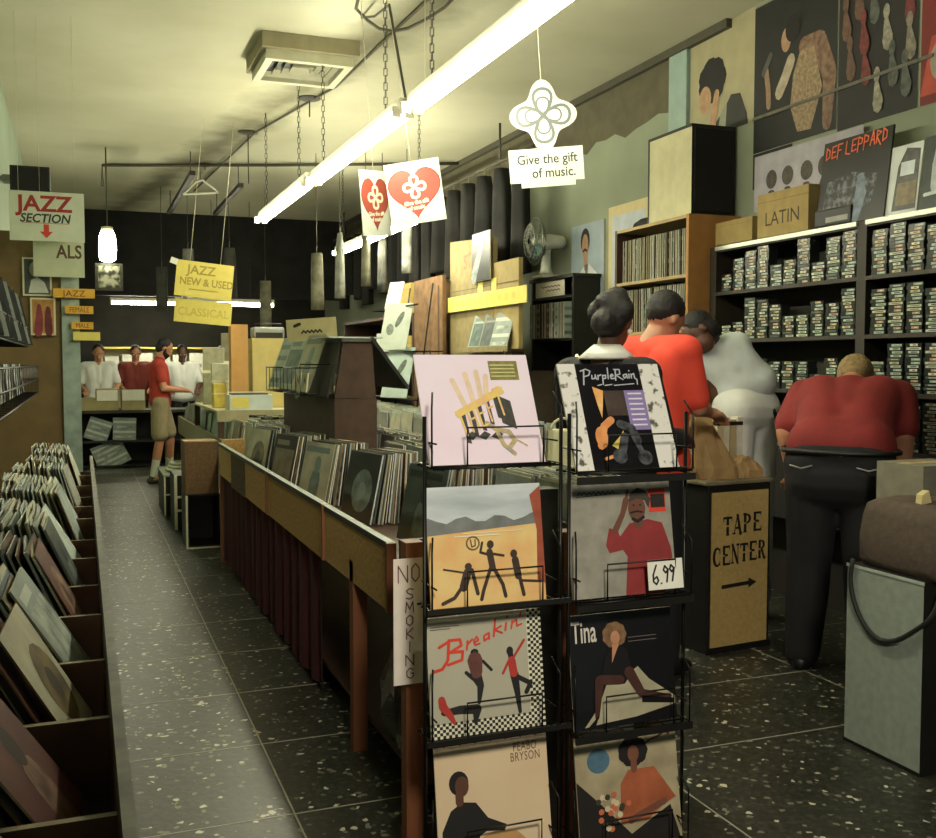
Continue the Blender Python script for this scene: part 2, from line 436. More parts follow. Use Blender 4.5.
for z in (1.186, .838, .474):
    MB().box(.415, .785, -.034, -.026, z - .016, z + .004).build('price_rail', black_m, rack)

# wooden frame the rack leans on
fr = thing('wooden_frame', 'orange brown wooden post frame behind the wire display rack', 'frame', (.86, 2.74, 0))
for x, w, m in ((.0, .055, wood_o), (.30, .035, wood_o), (.505, .055, wood_o), (.80, .05, wood_d)):
    MB().box(x, x + w, .0, .05, 0, .98).build('post', m, fr)
MB().box(.395, .47, -.03, .04, 0, 1.12).build('post', black_m, fr)
MB().box(0, .85, .05, .07, .90, .98).build('crosspiece', wood_d, fr)
MB().box(0, .85, .05, .07, .05, .12).build('crosspiece', wood_d, fr)

# rack records -----------------------------------------------------
T_ = .005
def rack_record(label, base, x0, z0, lean, dy=0.0, name='record_sleeve', edge=None, yaw=0.0):
    t = thing(name, label, 'record', (x0 + S / 2 - .008, 2.432 + dy, z0 + .002), (-lean, 0, yaw), 'records in the wire display rack'); t.scale = (1.045, 1, 1.0)
    MB().box(-S/2, S/2, 0, T_, 0, S, faces=[1, 1, 0, 1, 0, 1]).build('cover', [base, edge or cream_m], t)
    return t
def AX(u, w, k=1): return (-S/2 + u * S, -.0007 * k, w * S)
def art(t, name, m, fn, k=1, label=None):
    mb = MB(); fn(mb, lambda u, w: AX(u, w, k)); o = mb.build(name, m, t)
    if label: o['label'] = label
    return o
def rect(mb, M, a, b, c, d): mb.poly([M(a, b), M(c, b), M(c, d), M(a, d)])
skin_b = mat('#5d3a28', .6, .1, 30); skin_l = mat('#b98a68', .6, .1, 30); hair_b = mat('#14100d', .7, .1, 30)
px = lambda u: u

# 1 pink cover with yellow slanted block letters
t = rack_record('pale pink record sleeve with yellow slanted block letters, top left of the rack', mat('#e6dee6', .75, .06, 3, col2='#e0ccd8'), .842, 1.232, R(25))
yl = mat('#e3cf5e', .5, .12, 30, col2='#d9a58a'); gk = mat('#4a4a42', .5, .3, 60); ol = mat('#8c8a48', .5, .2, 60)
def f(mb, M):
    for a, b in (((.30, .76), (.38, .52)), ((.42, .82), (.46, .55)), ((.52, .84), (.53, .60)), ((.60, .80), (.58, .64))): stroke2(mb, [a, b], .045, M)
art(t, 'cover_stripes', mat('#e6cfae', .5, .1, 30), f, 1)
def f(mb, M):
    for i in range(5):
        u = .33 + i * .075; z = .46 + i * .035
        mb.poly([M(u, z), M(u + .035, z + .016), M(u + .055, z - .28 + i * .02), M(u + .02, z - .27 + i * .02)])
    mb.poly([M(.66, .62), M(.78, .56), M(.80, .30), M(.68, .36)])
    for i in range(3): mb.poly([M(.34 + i * .11, .24), M(.40 + i * .11, .21), M(.45 + i * .11, .26), M(.40 + i * .11, .29)])
art(t, 'lettering_shadow', gk, f, 2)
def f(mb, M):
    mb.poly([M(.28, .47), M(.72, .70), M(.74, .64), M(.30, .41)])
    G = {'T': [[(0, 1), (1, 1)], [(.5, 1), (.5, 0)]], 'H': [[(0, 1), (0, 0)], [(1, 1), (1, 0)], [(0, .5), (1, .5)]], 'E': [[(1, 1), (0, 1), (0, 0), (1, 0)], [(0, .5), (.8, .5)]], 'F': [[(1, 1), (0, 1), (0, 0)], [(0, .5), (.8, .5)]]}
    for i, ch in enumerate('THEFT'):
        u0 = .29 + i * .087; z0 = .24 + i * .045; h = .20 + i * .012
        for st in G[ch]: stroke2(mb, [(u0 + p * .055 + (1 - q) * .04, z0 + q * h + p * .025) for p, q in st], .017, M)
art(t, 'block_lettering', yl, f, 3)
art(t, 'corner_sticker', ol, lambda mb, M: rect(mb, M, .64, .76, .90, .94), 1)
art(t, 'sticker_lines', mat('#d9d79a', .5), lambda mb, M: [rect(mb, M, .65, .79 + i * .035, .87, .80 + i * .035) for i in range(4)], 2)
def f(mb, M):
    stroke2(mb, [(.54, .36), (.62, .30), (.72, .28), (.76, .2), (.70, .13)], .04, M); stroke2(mb, [(.62, .27), (.66, .16), (.74, .08)], .035, M); stroke2(mb, [(.74, .23), (.86, .15)], .012, M)
art(t, 'cover_figure', mat('#c9b26a', .5, .3, 40, col2='#8d8d84'), f, 3)

# 2 landscape with dancers
t = rack_record('glossy sleeve of grey sky over an orange field with dancing figures, left column', mat('#dfa568', .25, .2, 9, col2='#e6cf8a', coat=.8), .846, .858, R(9))
art(t, 'sky', mat('#9aa6a6', .25, .1, 6, col2='#dfe6e6', stretch=(.4, 1, 2.2), coat=.8), lambda mb, M: rect(mb, M, 0, .66, 1, 1), 1)
art(t, 'hill_line', mat('#7f8480', .4, .2, 20), lambda mb, M: mb.poly([M(0, .60), M(1, .66)] + [M(1 - i / 12, .72 + .03 * math.sin(i * 1.7)) for i in range(13)]), 2)
art(t, 'edge_stripe', mat('#a9583f', .4, .2, 20), lambda mb, M: mb.poly([M(.93, 0.18), M(1, .14), M(1, .98), M(.9, .9), (M(.95, .6))]), 3)
dk = mat('#3f2f24', .5, .2, 30)
def f(mb, M):
    stroke2(mb, [(.52, .44), (.54, .30)], .055, M); stroke2(mb, [(.52, .30), (.45, .12), (.43, .05)], .03, M); stroke2(mb, [(.55, .30), (.62, .16), (.64, .06)], .03, M)
    stroke2(mb, [(.50, .42), (.44, .44), (.46, .52)], .02, M); stroke2(mb, [(.55, .42), (.64, .40)], .02, M); blob2(mb, .53, .50, .03, .035, M)
    stroke2(mb, [(.32, .28), (.28, .16)], .07, M); stroke2(mb, [(.36, .30), (.40, .10)], .03, M); stroke2(mb, [(.28, .18), (.2, .08), (.10, .04)], .03, M); stroke2(mb, [(.30, .28), (.12, .32)], .014, M)
    stroke2(mb, [(.74, .36), (.76, .22)], .06, M); stroke2(mb, [(.77, .22), (.80, .06)], .03, M); stroke2(mb, [(.78, .18), (.96, .16)], .02, M); blob2(mb, .73, .41, .03, .035, M)
    blob2(mb, .33, .33, .03, .03, M)
art(t, 'dancing_figure', dk, f, 3)
def f(mb, M):
    for i in range(20):
        a0, a1 = 2*math.pi*i/20, 2*math.pi*(i+1)/20
        mb.poly([M(.38 + .06 * math.cos(a0), .52 + .06 * math.sin(a0)), M(.38 + .06 * math.cos(a1), .52 + .06 * math.sin(a1)), M(.38 + .048 * math.cos(a1), .52 + .048 * math.sin(a1)), M(.38 + .048 * math.cos(a0), .52 + .048 * math.sin(a0))])
    stroke2(mb, [(.36, .55), (.37, .49), (.40, .50), (.40, .55)], .01, M)
art(t, 'ring_emblem', mat('#6d5a3a', .5), f, 3)
art(t, 'title_line', mat('#efe6c4', .5), lambda mb, M: [rect(mb, M, .22, .575, .62, .585), rect(mb, M, .3, .60, .82, .607)], 3)

# 3 grey cover, red script, dancers and checked edge
t = rack_record('grey sleeve with red script title, three dancers and a checked border', mat('#b4b09a', .4, .06, 5, coat=.3), .846, .513, R(8))
def f(mb, M):
    n = 40
    for i in range(n):
        for j in range(n):
            u, w = i / n, j / n
            if (i + j) % 2 == 0 and ((w < .115 and i >= 0) or (u > .87)): mb.poly([M(u, w), M(u + 1/n, w), M(u + 1/n, w + 1/n), M(u, w + 1/n)])
art(t, 'checked_border_ground', mat('#e3e0c2', .5), lambda mb, M: (rect(mb, M, 0, 0, 1, .115), rect(mb, M, .87, .115, 1, 1)), 1)
art(t, 'checked_border', ink_m, f, 2)
def f(mb, M):
    def s(p, w=.02, ta=None): stroke2(mb, p, w, M, 0, ta)
    s([(.19, .82), (.16, .62), (.13, .56), (.06, .55)], taper=None, w=.026) if False else s([(.185, .80), (.17, .64), (.12, .57), (.05, .555)], .026)
    s([(.10, .75), (.20, .80), (.28, .80), (.29, .75), (.19, .70)], .024); s([(.19, .70), (.30, .70), (.29, .63), (.17, .60)], .024)
    s([(.345, .78), (.335, .71)], .018); s([(.34, .75), (.385, .79)], .018)
    s([(.40, .76), (.44, .78), (.425, .81), (.40, .78), (.41, .74), (.45, .75)], .015)
    s([(.53, .83), (.49, .81), (.49, .77), (.53, .79), (.535, .83), (.535, .78)], .016)
    s([(.595, .94), (.575, .80)], .018); s([(.645, .88), (.585, .85), (.65, .82)], .016)
    s([(.69, .90), (.68, .84)], .018); s([(.70, .945), (.705, .955)], .018)
    s([(.745, .91), (.735, .85)], .017); s([(.74, .89), (.785, .92), (.785, .865), (.83, .88)], .015); s([(.825, .975), (.815, .945)], .016)
art(t, 'script_title', mat('#d8452e', .45), f, 2)
red_top = mat('#b5392f', .5); brn = mat('#4b3d35', .5)
dk2 = mat('#20201e', .5)
def f(mb, M):
    stroke2(mb, [(.40, .50), (.44, .40), (.42, .26)], .05, M, 0, [.10, .06, .03]); stroke2(mb, [(.38, .46), (.32, .52)], .03, M); stroke2(mb, [(.40, .60), (.47, .60), (.54, .52)], .024, M); blob2(mb, .40, .68, .035, .03, M); stroke2(mb, [(.40, .66), (.40, .5)], .04, M)
o1 = art(t, 'dancer', dk2, f, 2, 'dancer in a hat and brown jacket')
def f(mb, M):
    stroke2(mb, [(.71, .66), (.735, .50), (.74, .46), (.76, .30), (.775, .14)], .05, M, 0, [.05, .04, .075, .05, .03]); stroke2(mb, [(.76, .44), (.88, .37), (.84, .30)], .04, M); blob2(mb, .71, .66, .03, .038, M)
o2 = art(t, 'dancer', dk2, f, 2, 'dancer in a red top kicking with one arm raised')
def f(mb, M):
    stroke2(mb, [(.12, .21), (.25, .22), (.40, .21), (.38, .10)], .06, M, 0, [.05, .07, .08, .03]); blob2(mb, .12, .21, .03, .02, M)
o3 = art(t, 'dancer', dk2, f, 2, 'dancer balancing on one hand')
art(o1, 'jacket', mat('#6b4038', .5, .2, 30), lambda mb, M: stroke2(mb, [(.40, .62), (.41, .51)], .10, M, 0, [.13, .10]), 3)
def f(mb, M):
    stroke2(mb, [(.84, .74), (.73, .59), (.72, .57), (.69, .57), (.64, .48)], .022, M); stroke2(mb, [(.72, .58), (.735, .47)], .07, M)
art(o2, 'red_top', red_top, f, 3)
art(o3, 'shirt', red_top, lambda mb, M: stroke2(mb, [(.10, .32), (.11, .26), (.17, .18), (.20, .12)], .05, M, 0, [.06, .07, .05, .03]), 3)
for o_ in o1.children + o2.children + o3.children: o_.location = (0, 0, 0)
art(t, 'small_print', mat('#5c5a4c', .5), lambda mb, M: [rect(mb, M, .03, .915 - i * .02, .28 - i * .08, .922 - i * .02) for i in range(2)], 2)

# 4 beige cover, seated person in black jersey
t = rack_record('beige record sleeve with a seated person in a black jersey, bottom of the left column', mat('#d2b794', .4, .10, 3, col2='#dcc9a4', coat=.3), .868, .168, R(9))
tb = mat('#6b5a44', .5)
for j, w in enumerate(('PEABO', 'BRYSON')): text(w, .034, tb, t, AX(.80, .855 - j * .085, 1), xs=.62, space=1.1)
def f(mb, M):
    mb.poly([M(.03, .0), M(.04, .28), (M(.12, .44)), M(.22, .50), M(.34, .48), M(.44, .34), M(.60, .26), M(.58, .21), M(.42, .23), M(.36, .20), M(.34, 0)])
art(t, 'person_jersey', mat('#1b1917', .6), f, 1)
art(t, 'person_hair', hair_b, lambda mb, M: blob2(mb, .20, .66, .085, .10, M), 1)
art(t, 'person_face', skin_b, lambda mb, M: (blob2(mb, .225, .63, .06, .085, M), stroke2(mb, [(.20, .57), (.20, .50)], .07, M)), 2)
art(t, 'person_trousers', mat('#c49a63', .6), lambda mb, M: mb.poly([M(.30, 0), M(.32, .16), M(.48, .22), M(.68, .20), M(.78, .10), M(.80, 0)]), 2)

# 5 dark centre with flower borders and white script
t = rack_record('black sleeve with white flowered side borders and silver script, top right of the rack', mat('#17161a', .3, .3, 8, coat=.5), 1.262, 1.202, R(23), yaw=R(1))
wf = mat('#dcdcd2', .4, .0, 34, col2='#5a5a50', thr=(.36, .44), coat=.4)
art(t, 'flower_border', wf, lambda mb, M: rect(mb, M, 0, 0, .17, 1), 1)
art(t, 'flower_border', wf, lambda mb, M: rect(mb, M, .80, 0, 1, 1), 1)
sv = mat('#b9bcc4', .4)
def f(mb, M):
    def s(p, w=.012): stroke2(mb, p, w, M)
    s([(.215, .93), (.27, .95), (.31, .93), (.29, .89), (.235, .875)]); s([(.25, .94), (.225, .80)], .014)
    s([(.32, .89), (.315, .855), (.345, .86), (.355, .895)]); s([(.355, .88), (.36, .85)])
    s([(.38, .89), (.375, .85)]); s([(.378, .88), (.41, .895)])
    s([(.425, .89), (.415, .80)]); s([(.425, .885), (.455, .89), (.45, .86), (.42, .855)])
    s([(.485, .96), (.475, .855)]); s([(.50, .875), (.53, .885), (.52, .90), (.50, .885), (.505, .855), (.54, .86)])
    s([(.56, .94), (.545, .84)], .014); s([(.545, .945), (.60, .945), (.60, .90), (.555, .89), (.62, .845)])
    s([(.66, .90), (.63, .89), (.635, .86), (.66, .875), (.668, .90), (.668, .86)])
    s([(.69, .90), (.685, .86)]); s([(.695, .93), (.698, .935)])
    s([(.71, .90), (.708, .86)]); s([(.71, .89), (.74, .905), (.74, .86), (.76, .845), (.755, .80)])
    s([(.36, .79), (.40, .80)], .01); s([(.43, .79), (.5, .80)], .01); s([(.52, .79), (.72, .805)], .01)
art(t, 'script_title', sv, f, 1)
art(t, 'flame_beam', mat('#d98f3c', .5, .2, 20, col2='#e8c88a'), lambda mb, M: mb.poly([M(.30, .78), M(.40, .74), M(.37, .60), M(.34, .48), M(.32, .6)]), 1)
art(t, 'doorway_picture', mat('#2b211e', .5, .3, 14, col2='#53463c'), lambda mb, M: rect(mb, M, .40, .50, .60, .74), 1)
def f(mb, M):
    stroke2(mb, [(.28, .22), (.34, .40), (.42, .46)], .07, M); blob2(mb, .30, .3, .06, .1, M); blob2(mb, .47, .2, .04, .06, M); stroke2(mb, [(.3, .1), (.45, .14)], .03, M)
art(t, 'rider_glow', mat('#c9713a', .5, .3, 24, col2='#e0a868'), f, 1)
art(t, 'yellow_panel', mat('#d9c75e', .5, .1, 20), lambda mb, M: mb.poly([M(.38, .22), M(.47, .30), M(.52, .36), M(.50, .24), M(.44, .18)]), 2)
def f(mb, M):
    stroke2(mb, [(.50, .42), (.60, .38), (.64, .26)], .08, M); stroke2(mb, [(.52, .30), (.46, .14)], .08, M); blob2(mb, .44, .12, .07, .07, M); blob2(mb, .68, .10, .07, .07, M); stroke2(mb, [(.6, .32), (.68, .1)], .05, M)
art(t, 'motorcycle_rider', mat('#5d6064', .3, .3, 40, col2='#1a1a1c'), f, 2)
art(t, 'purple_sticker', mat('#8d7fae', .4, .08, 30), lambda mb, M: rect(mb, M, .60, .36, .80, .74), 2)
art(t, 'sticker_lines', mat('#e3dcec', .4), lambda mb, M: [rect(mb, M, .63, .70 - i * .05, .77, .715 - i * .05) for i in range(7)], 3)

# 6 man in red shirt
t = rack_record('grey sleeve showing a person in red with one hand raised to the head', mat('#9d9a8c', .4, .15, 20, col2='#827f72', coat=.3), 1.256, .848, R(9))
shirt_r = mat('#8e2f2e', .6, .15, 14); skin_d = mat('#6a4230', .6, .1, 20)
def f(mb, M):
    mb.poly([M(.50, .0), M(.54, .34), M(.50, .40), M(.37, .38), M(.34, .45), M(.38, .60), M(.46, .58), M(.48, .52), M(.58, .63), M(.76, .66), M(.90, .62), M(.97, .40), M(1.0, .10), M(.90, .06), M(.88, .0)])
art(t, 'person_shirt', shirt_r, f, 1)
def f(mb, M):
    blob2(mb, .66, .76, .085, .115, M); stroke2(mb, [(.66, .68), (.67, .62)], .09, M); stroke2(mb, [(.44, .58), (.52, .72), (.56, .84)], .055, M, 0, [.06, .05, .06]); stroke2(mb, [(.56, .82), (.58, .92)], .03, M)
art(t, 'person_face', skin_d, f, 2)
art(t, 'person_hair', mat('#3f3a2c', .7), lambda mb, M: mb.poly([M(.585, .82), M(.60, .90), M(.68, .945), (M(.76, .91)), M(.80, .84), M(.775, .76), M(.74, .83), M(.66, .85)]), 3)
art(t, 'person_beard', hair_b, lambda mb, M: (stroke2(mb, [(.60, .725), (.66, .735), (.71, .725)], .016, M), stroke2(mb, [(.615, .67), (.66, .645), (.72, .68)], .028, M), blob2(mb, .63, .79, .012, .008, M), blob2(mb, .695, .79, .012, .008, M)), 3)
art(t, 'corner_sticker', red_m, lambda mb, M: rect(mb, M, .78, .72, .95, .93), 1)
art(t, 'sticker_lines', mat('#2a2320', .5), lambda mb, M: rect(mb, M, .80, .76, .94, .88), 2)
def f(mb, M):
    x = .10
    for i in range(8): stroke2(mb, [(x + i * .045, .90 + .01 * (i % 2)), (x + i * .045 + .02, .925), (x + .04 + i * .045, .905)], .010, M)
    stroke2(mb, [(.09, .885), (.5, .905)], .007, M)
art(t, 'signature_title', mat('#2f2d28', .5), f, 1)
# 7 black cover, seated woman
t = rack_record('black sleeve with a seated person stretching one leg, third in the right column', mat('#131214', .35, .2, 8, coat=.4), 1.262, .480, R(8))
text('Tina', .085, mat('#d9d4c4', .5), t, AX(.14, .76, 1), xs=.50, bold=.0012)
art(t, 'picture_ground', mat('#8f8a70', .5, .15, 12, col2='#b0aa8c'), lambda mb, M: mb.poly([M(.10, .02), M(.24, .18), M(.34, .40), M(.50, .42), M(.64, .50), M(.74, .38), M(.99, .20), M(.99, .13), M(.60, .06), M(.3, .04)]), 1)
art(t, 'person_hair', mat('#8d6a48', .7, .3, 40), lambda mb, M: [blob2(mb, .43 + .07 * math.cos(a), .80 + .07 * math.sin(a), .05, .05, M, 0, 9) for a in [i * .7 for i in range(9)]], 1)
art(t, 'person_face', mat('#c08a66', .6), lambda mb, M: (blob2(mb, .435, .775, .045, .06, M), mb.poly([M(.40, .72), M(.47, .72), M(.39, .55)])), 2)
art(t, 'person_dress', mat('#0f0d0f', .5), lambda mb, M: mb.poly([M(.26, .38), M(.33, .62), M(.40, .70), M(.39, .55), M(.47, .71), M(.54, .66), M(.58, .45), M(.50, .36)]), 3)
art(t, 'person_leg', mat('#4a2c24', .5, .2, 14), lambda mb, M: (stroke2(mb, [(.46, .40), (.26, .42), (.22, .10)], .06, M, 0, [.08, .085, .04]), stroke2(mb, [(.55, .46), (.66, .26), (.94, .20)], .06, M, 0, [.10, .075, .03])), 4)
art(t, 'person_shoe', mat('#0e0c0d', .4), lambda mb, M: mb.poly([M(.66, .24), M(.98, .18), M(.97, .14), M(.66, .18)]), 5)
art(t, 'person_shoe', mat('#0e0c0d', .4), lambda mb, M: mb.poly([M(.14, .03), M(.24, .12), M(.2, .02)]), 5)
art(t, 'small_print', mat('#6e6a62', .5), lambda mb, M: [rect(mb, M, .56, .76 - i * .035, .84, .766 - i * .035) for i in range(2)], 1)
# 8 woman in orange with flowers
t = rack_record('brown sleeve showing a person in orange with a bouquet and a blue ball', mat('#8f8468', .45, .25, 12, col2='#b4a987', coat=.3), 1.285, .128, R(9))
art(t, 'blue_ball', mat('#54788a', .5, .2, 20), lambda mb, M: blob2(mb, .22, .78, .11, .11, M), 1)
art(t, 'dark_ground', mat('#1c1614', .6), lambda mb, M: mb.poly([M(0, 0), M(0, .62), M(.2, .42), (M(.5, .1)), M(.9, .3), M(.98, 0)]), 1)
art(t, 'person_dress', mat('#b0603c', .6, .2, 14), lambda mb, M: mb.poly([M(.40, .2), M(.42, .55), M(.50, .66), M(.76, .66), M(.96, .36), M(.82, .30), M(.66, .2)]), 2)
art(t, 'person_hair', hair_b, lambda mb, M: [blob2(mb, .56 + .09 * math.cos(a), .82 + .08 * math.sin(a), .06, .06, M, 0, 9) for a in [i * .7 for i in range(9)]], 3)
art(t, 'person_face', mat('#7a4c38', .6), lambda mb, M: (blob2(mb, .56, .80, .055, .075, M), stroke2(mb, [(.56, .74), (.56, .66)], .06, M)), 4)
art(t, 'person_arm', mat('#7a4c38', .6), lambda mb, M: stroke2(mb, [(.84, .34), (.6, .26), (.5, .22)], .06, M), 4)
def f(mb, M):
    rr = random.Random(3)
    for i in range(26):
        a = rr.uniform(0, 6.3); r = rr.uniform(0, .17); blob2(mb, .34 + r * math.cos(a), .36 + r * 1.2 * math.sin(a), .028, .028, M, i % 3, 7)
mb = MB(); f(mb, lambda u, w: AX(u, w, 5)); mb.build('bouquet', [mat('#c96f48', .6), mat('#d8c7a0', .6), mat('#3a3a28', .6)], t)
art(t, 'script_title', mat('#6a3d2c', .5), lambda mb, M: stroke2(mb, [(.66, .86), (.74, .90), (.82, .92), (.90, .96), (.93, .93)], .018, M), 2)

# price card and the no-smoking card
t = thing('price_card', 'white price card reading 6.99 clipped to the sleeve of the person in red', 'price card', (1.455, 2.392, .868), (-R(8), 0, 0))
MB().box(0, .112, 0, .002, 0, .083).build('card', white_m, t)
mb = MB(); M = lambda u, w: (u * .112, -.001, w * .083)
for p in ([(.24, .82), (.14, .5), (.14, .28), (.22, .18), (.28, .3), (.24, .44), (.14, .34)], [(.36, .2), (.365, .21)], [(.56, .66), (.48, .78), (.44, .64), (.50, .54), (.57, .66), (.52, .24)], [(.74, .68), (.66, .80), (.62, .66), (.68, .56), (.75, .70), (.68, .26)]):
    stroke2(mb, p, .05, M)
mb.build('handwritten_price', ink_m, t)
t = thing('no_smoking_sign', 'tall narrow white card with hand lettered NO SMOKING on the post beside the rack', 'sign', (.815, 2.715, .575), (0, 0, R(2)))
MB().box(0, .092, 0, .003, 0, .365).build('card', mat('#dcd5c8', .7, .06, 20), t)
sm = mat('#6d2f3c', .6)
G = {'N': [[(0, 0), (0, 1), (1, 0), (1, 1)]], 'O': [[(.5, 1), (.1, .75), (.1, .25), (.5, 0), (.9, .25), (.9, .75), (.5, 1)]], 'S': [[(.95, .9), (.5, 1), (.1, .8), (.3, .55), (.8, .4), (.9, .15), (.5, 0), (.05, .1)]],
     'M': [[(0, 0), (.1, 1), (.5, .3), (.9, 1), (1, 0)]], 'K': [[(.1, 1), (.1, 0)], [(.9, 1), (.15, .5), (.95, 0)]], 'I': [[(.5, 1), (.5, 0)]], 'G': [[(.9, .85), (.5, 1), (.1, .7), (.15, .2), (.6, 0), (.95, .2), (.95, .5), (.6, .5)]]}
mb = MB()
def hand(ch, x, z, w, h):
    for st in G[ch]: stroke2(mb, [(x + a * w, z + b * h) for a, b in st], .0035, lambda p, q: (p, -.001, q))
hand('N', .014, .297, .028, .048); hand('O', .052, .297, .028, .052)
for i, ch in enumerate('SMOKING'): hand(ch, .036, .248 - i * .0385, .024, .030)
mb.build('hand_lettering', sm, t)
# ------------------------------------------------------------------ left wall: long browser bin
lb = thing('record_bin', 'long low record bin along the left wall split by wooden dividers', 'record bin', (0, 0, 0))
MB().box(.04, .06, .9, 7.45, 0, .85, faces=[0, 1, 0, 0, 0, 0]).build('front_board', [mat('#4a3c28', .6, .2, 8), mat('#5a5a48', .5, .4, 14, col2='#26251e')], lb)
MB().box(-.58, .04, .9, 7.45, .62, .64).build('bin_floor', wood_d, lb)
MB().box(-.60, -.58, .9, 7.45, 0, 1.0).build('back_board', wood_d, lb)
DIV = [1.2 + .447 * i for i in range(14)]
for y in DIV: MB().box(-.30, .038, y - .008, y + .008, .64, .80 + random.uniform(-.02, .01), faces=[0, 1, 0, 0, 0, 0]).build('divider', [mat('#6d4c34', .6, .15, 8), mat('#8a7a5c', .6)], lb)
ORD = ['nearest', 'second', 'third', 'fourth', 'fifth', 'sixth', 'seventh', 'eighth', 'ninth', 'tenth', 'eleventh', 'twelfth', 'thirteenth', 'fourteenth']
rest = MB(); rq = random.Random(21)
REST_M = EDGE + [mat(PAL[i][0], .5, .2, 12) for i in (0, 2, 5, 9)] + [mat('#1c1e1b', .8, .3, 14, spec=.05), mat('#2a2e29', .8, .35, 20, col2='#565c54', thr=(.56, .68), spec=.05), mat('#2c2f2a', .8, .3, 40, spec=.05)]
def rest_sleeve(x, y, z, rz, lean, i, m_, h=S, w=S):
    M4 = Matrix.Translation((x, y, z)) @ Matrix.Rotation(rz, 4, 'Z') @ Matrix.Rotation(-lean, 4, 'X')
    rest.box(-w/2, w/2, 0, .0045, 0, h, faces=[i, i, m_, i, m_, i], M=M4)
for ci in range(13):
    y = DIV[ci] + .225; cnt = [9, 10, 11, 17, 16, 15, 16, 16, 15, 15, 14, 14, 14][ci]
    lean = R([38, 34, 30, 32, 27, 24, 30, 20, 26, 18, 22, 16, 20][ci]); x = [-.03, -.015, .0, .0, .01, .01, .01, .01, .01, .01, .01, .01, .01][ci]
    g = 'records in the %s compartment of the left wall bin' % ORD[ci]
    for j in range(cnt):
        i = ci * 5 + j * 3 + 2
        if ci < 3: i = [2, 10, 6, 18, 14, 22, 7, 4][(j * 3 + ci) % 8]
        lab = 'record sleeve leaning in the %s compartment from the camera, left wall bin' % ORD[ci]
        if j == 0: lab = 'frontmost record sleeve leaning in the %s compartment of the left wall bin' % ORD[ci]
        if ci > 5: rest_sleeve(x, y + random.uniform(-.03, .03), .674, R(90 + random.uniform(-3, 3)), lean, rq.randrange(8), 8 + rq.randrange(4))
        else: put_sleeve(i, (x, y + random.uniform(-.03, .03), .672 + random.uniform(0, .012)), R(90 + random.uniform(-3, 3)), lean, lab, g)
        x -= random.uniform(.014, .026) + (.017 if ci < 3 else 0); lean = max(R(6), lean - R(1.3) + R(random.uniform(-.6, .6)))

# wire racks screwed to the left wall, holding dark record sleeves
def wall_rack(label, y0, y1, z0, z1, xf):
    t = thing('wire_wall_rack', label, 'wire rack', (0, 0, 0), (0, 0, 0), 'wire racks on the left wall')
    mb = MB()
    for z in (z0, (z0 + z1) / 2, z1): mb.tube([(XL, y0, z), (xf, y0, z), (xf, y1, z), (XL, y1, z)], .005, 5)
    mb.build('rail', wire_m, t)
    mb = MB(); n = int((y1 - y0) / .16)
    for i in range(n + 1):
        y = y0 + (y1 - y0) * i / n; mb.tube([(xf, y, z1), (xf, y, z0), (XL, y, z0)], .003, 5)
    mb.build('upright_wire', wire_m, t)
    return t
wall_rack('lower black wire rack on the left wall filled with small pale sleeves', 3.2, 7.5, 1.29, 1.475, -.28)
wall_rack('upper black wire rack on the left wall holding dark leaning sleeves', 3.4, 7.1, 1.60, 1.72, -.32)
for k in range(24):
    y = 3.3 + k * .175
    rest_sleeve(-.36, y, 1.30, R(90), R(8), [14, 4, 14][k % 3], [8, 13, 12, 10][k % 4], .19, .15)
for k in range(22):
    y = 3.5 + k * .16
    rest_sleeve(-.36 + .01 * (k % 2), y, 1.61, R(66), R(14), 14, [12, 13, 12][k % 3])

# end panel, post and signs beyond the left bin
struct(MB().box(-.125, -.005, 7.78, 7.90, 0, 2.43).build('trim_%d' % (NTRIM + 5), mat('#9fb0a4', .6, .2, 12)))
pb = MB().box(-.58, -.125, 7.80, 7.83, .2, 2.42).build('partition_panel', mat('#75603a', .8, .12, 8)); tag(pb, 'brown hardboard partition carrying two small pictures beside the pale post', 'partition')
sp = thing('loudspeaker', 'small black loudspeaker high on the left above the JAZZ SECTION sign', 'loudspeaker', (-.31, 7.75, 2.70))
MB().box(-.13, .13, 0, .2, 0, .17).build('cabinet', black_m, sp, bevel=.006); MB().box(-.115, .115, -.006, 0, .015, .155).build('grille', mat('#1d1c1b', .9, .3, 200), sp)
MB().box(-.18, -.13, .05, .15, .06, .11).build('bracket', steel_m, sp); MB().box(-.30, -.18, .05, .15, .07, .10).build('bracket_arm', steel_m, sp)
def picture(label, x, z, w, h, y, bgc, figs, frame=cream_m):
    t = thing('framed_picture', label, 'picture', (x, y, z))
    MB().box(0, w, -.008, 0, 0, h).build('frame', frame, t); MB().poly([(.012, -.009, .012), (w - .012, -.009, .012), (w - .012, -.009, h - .012), (.012, -.009, h - .012)]).build('print', bgc, t)
    for nm, m, fn in figs:
        mb = MB(); fn(mb, lambda a, b_: (a * w, -.0098, b_ * h)); mb.build(nm, m, t)
picture('small cream framed picture of a fair haired person on the partition', -.376, 1.967, .19, .27, 7.79, mat('#4d5350', .5, .2, 20), [
    ('person_body', mat('#c5c8bb', .5, .1, 20), lambda mb, M: mb.poly([M(.2, .08), M(.3, .42), M(.5, .5), M(.75, .36), M(.9, .08)])),
    ('person_hair', mat('#a7a48c', .6, .2, 40), lambda mb, M: blob2(mb, .45, .7, .22, .2, M)),
    ('person_face', mat('#d3c6ae', .6), lambda mb, M: blob2(mb, .48, .64, .11, .13, M))])
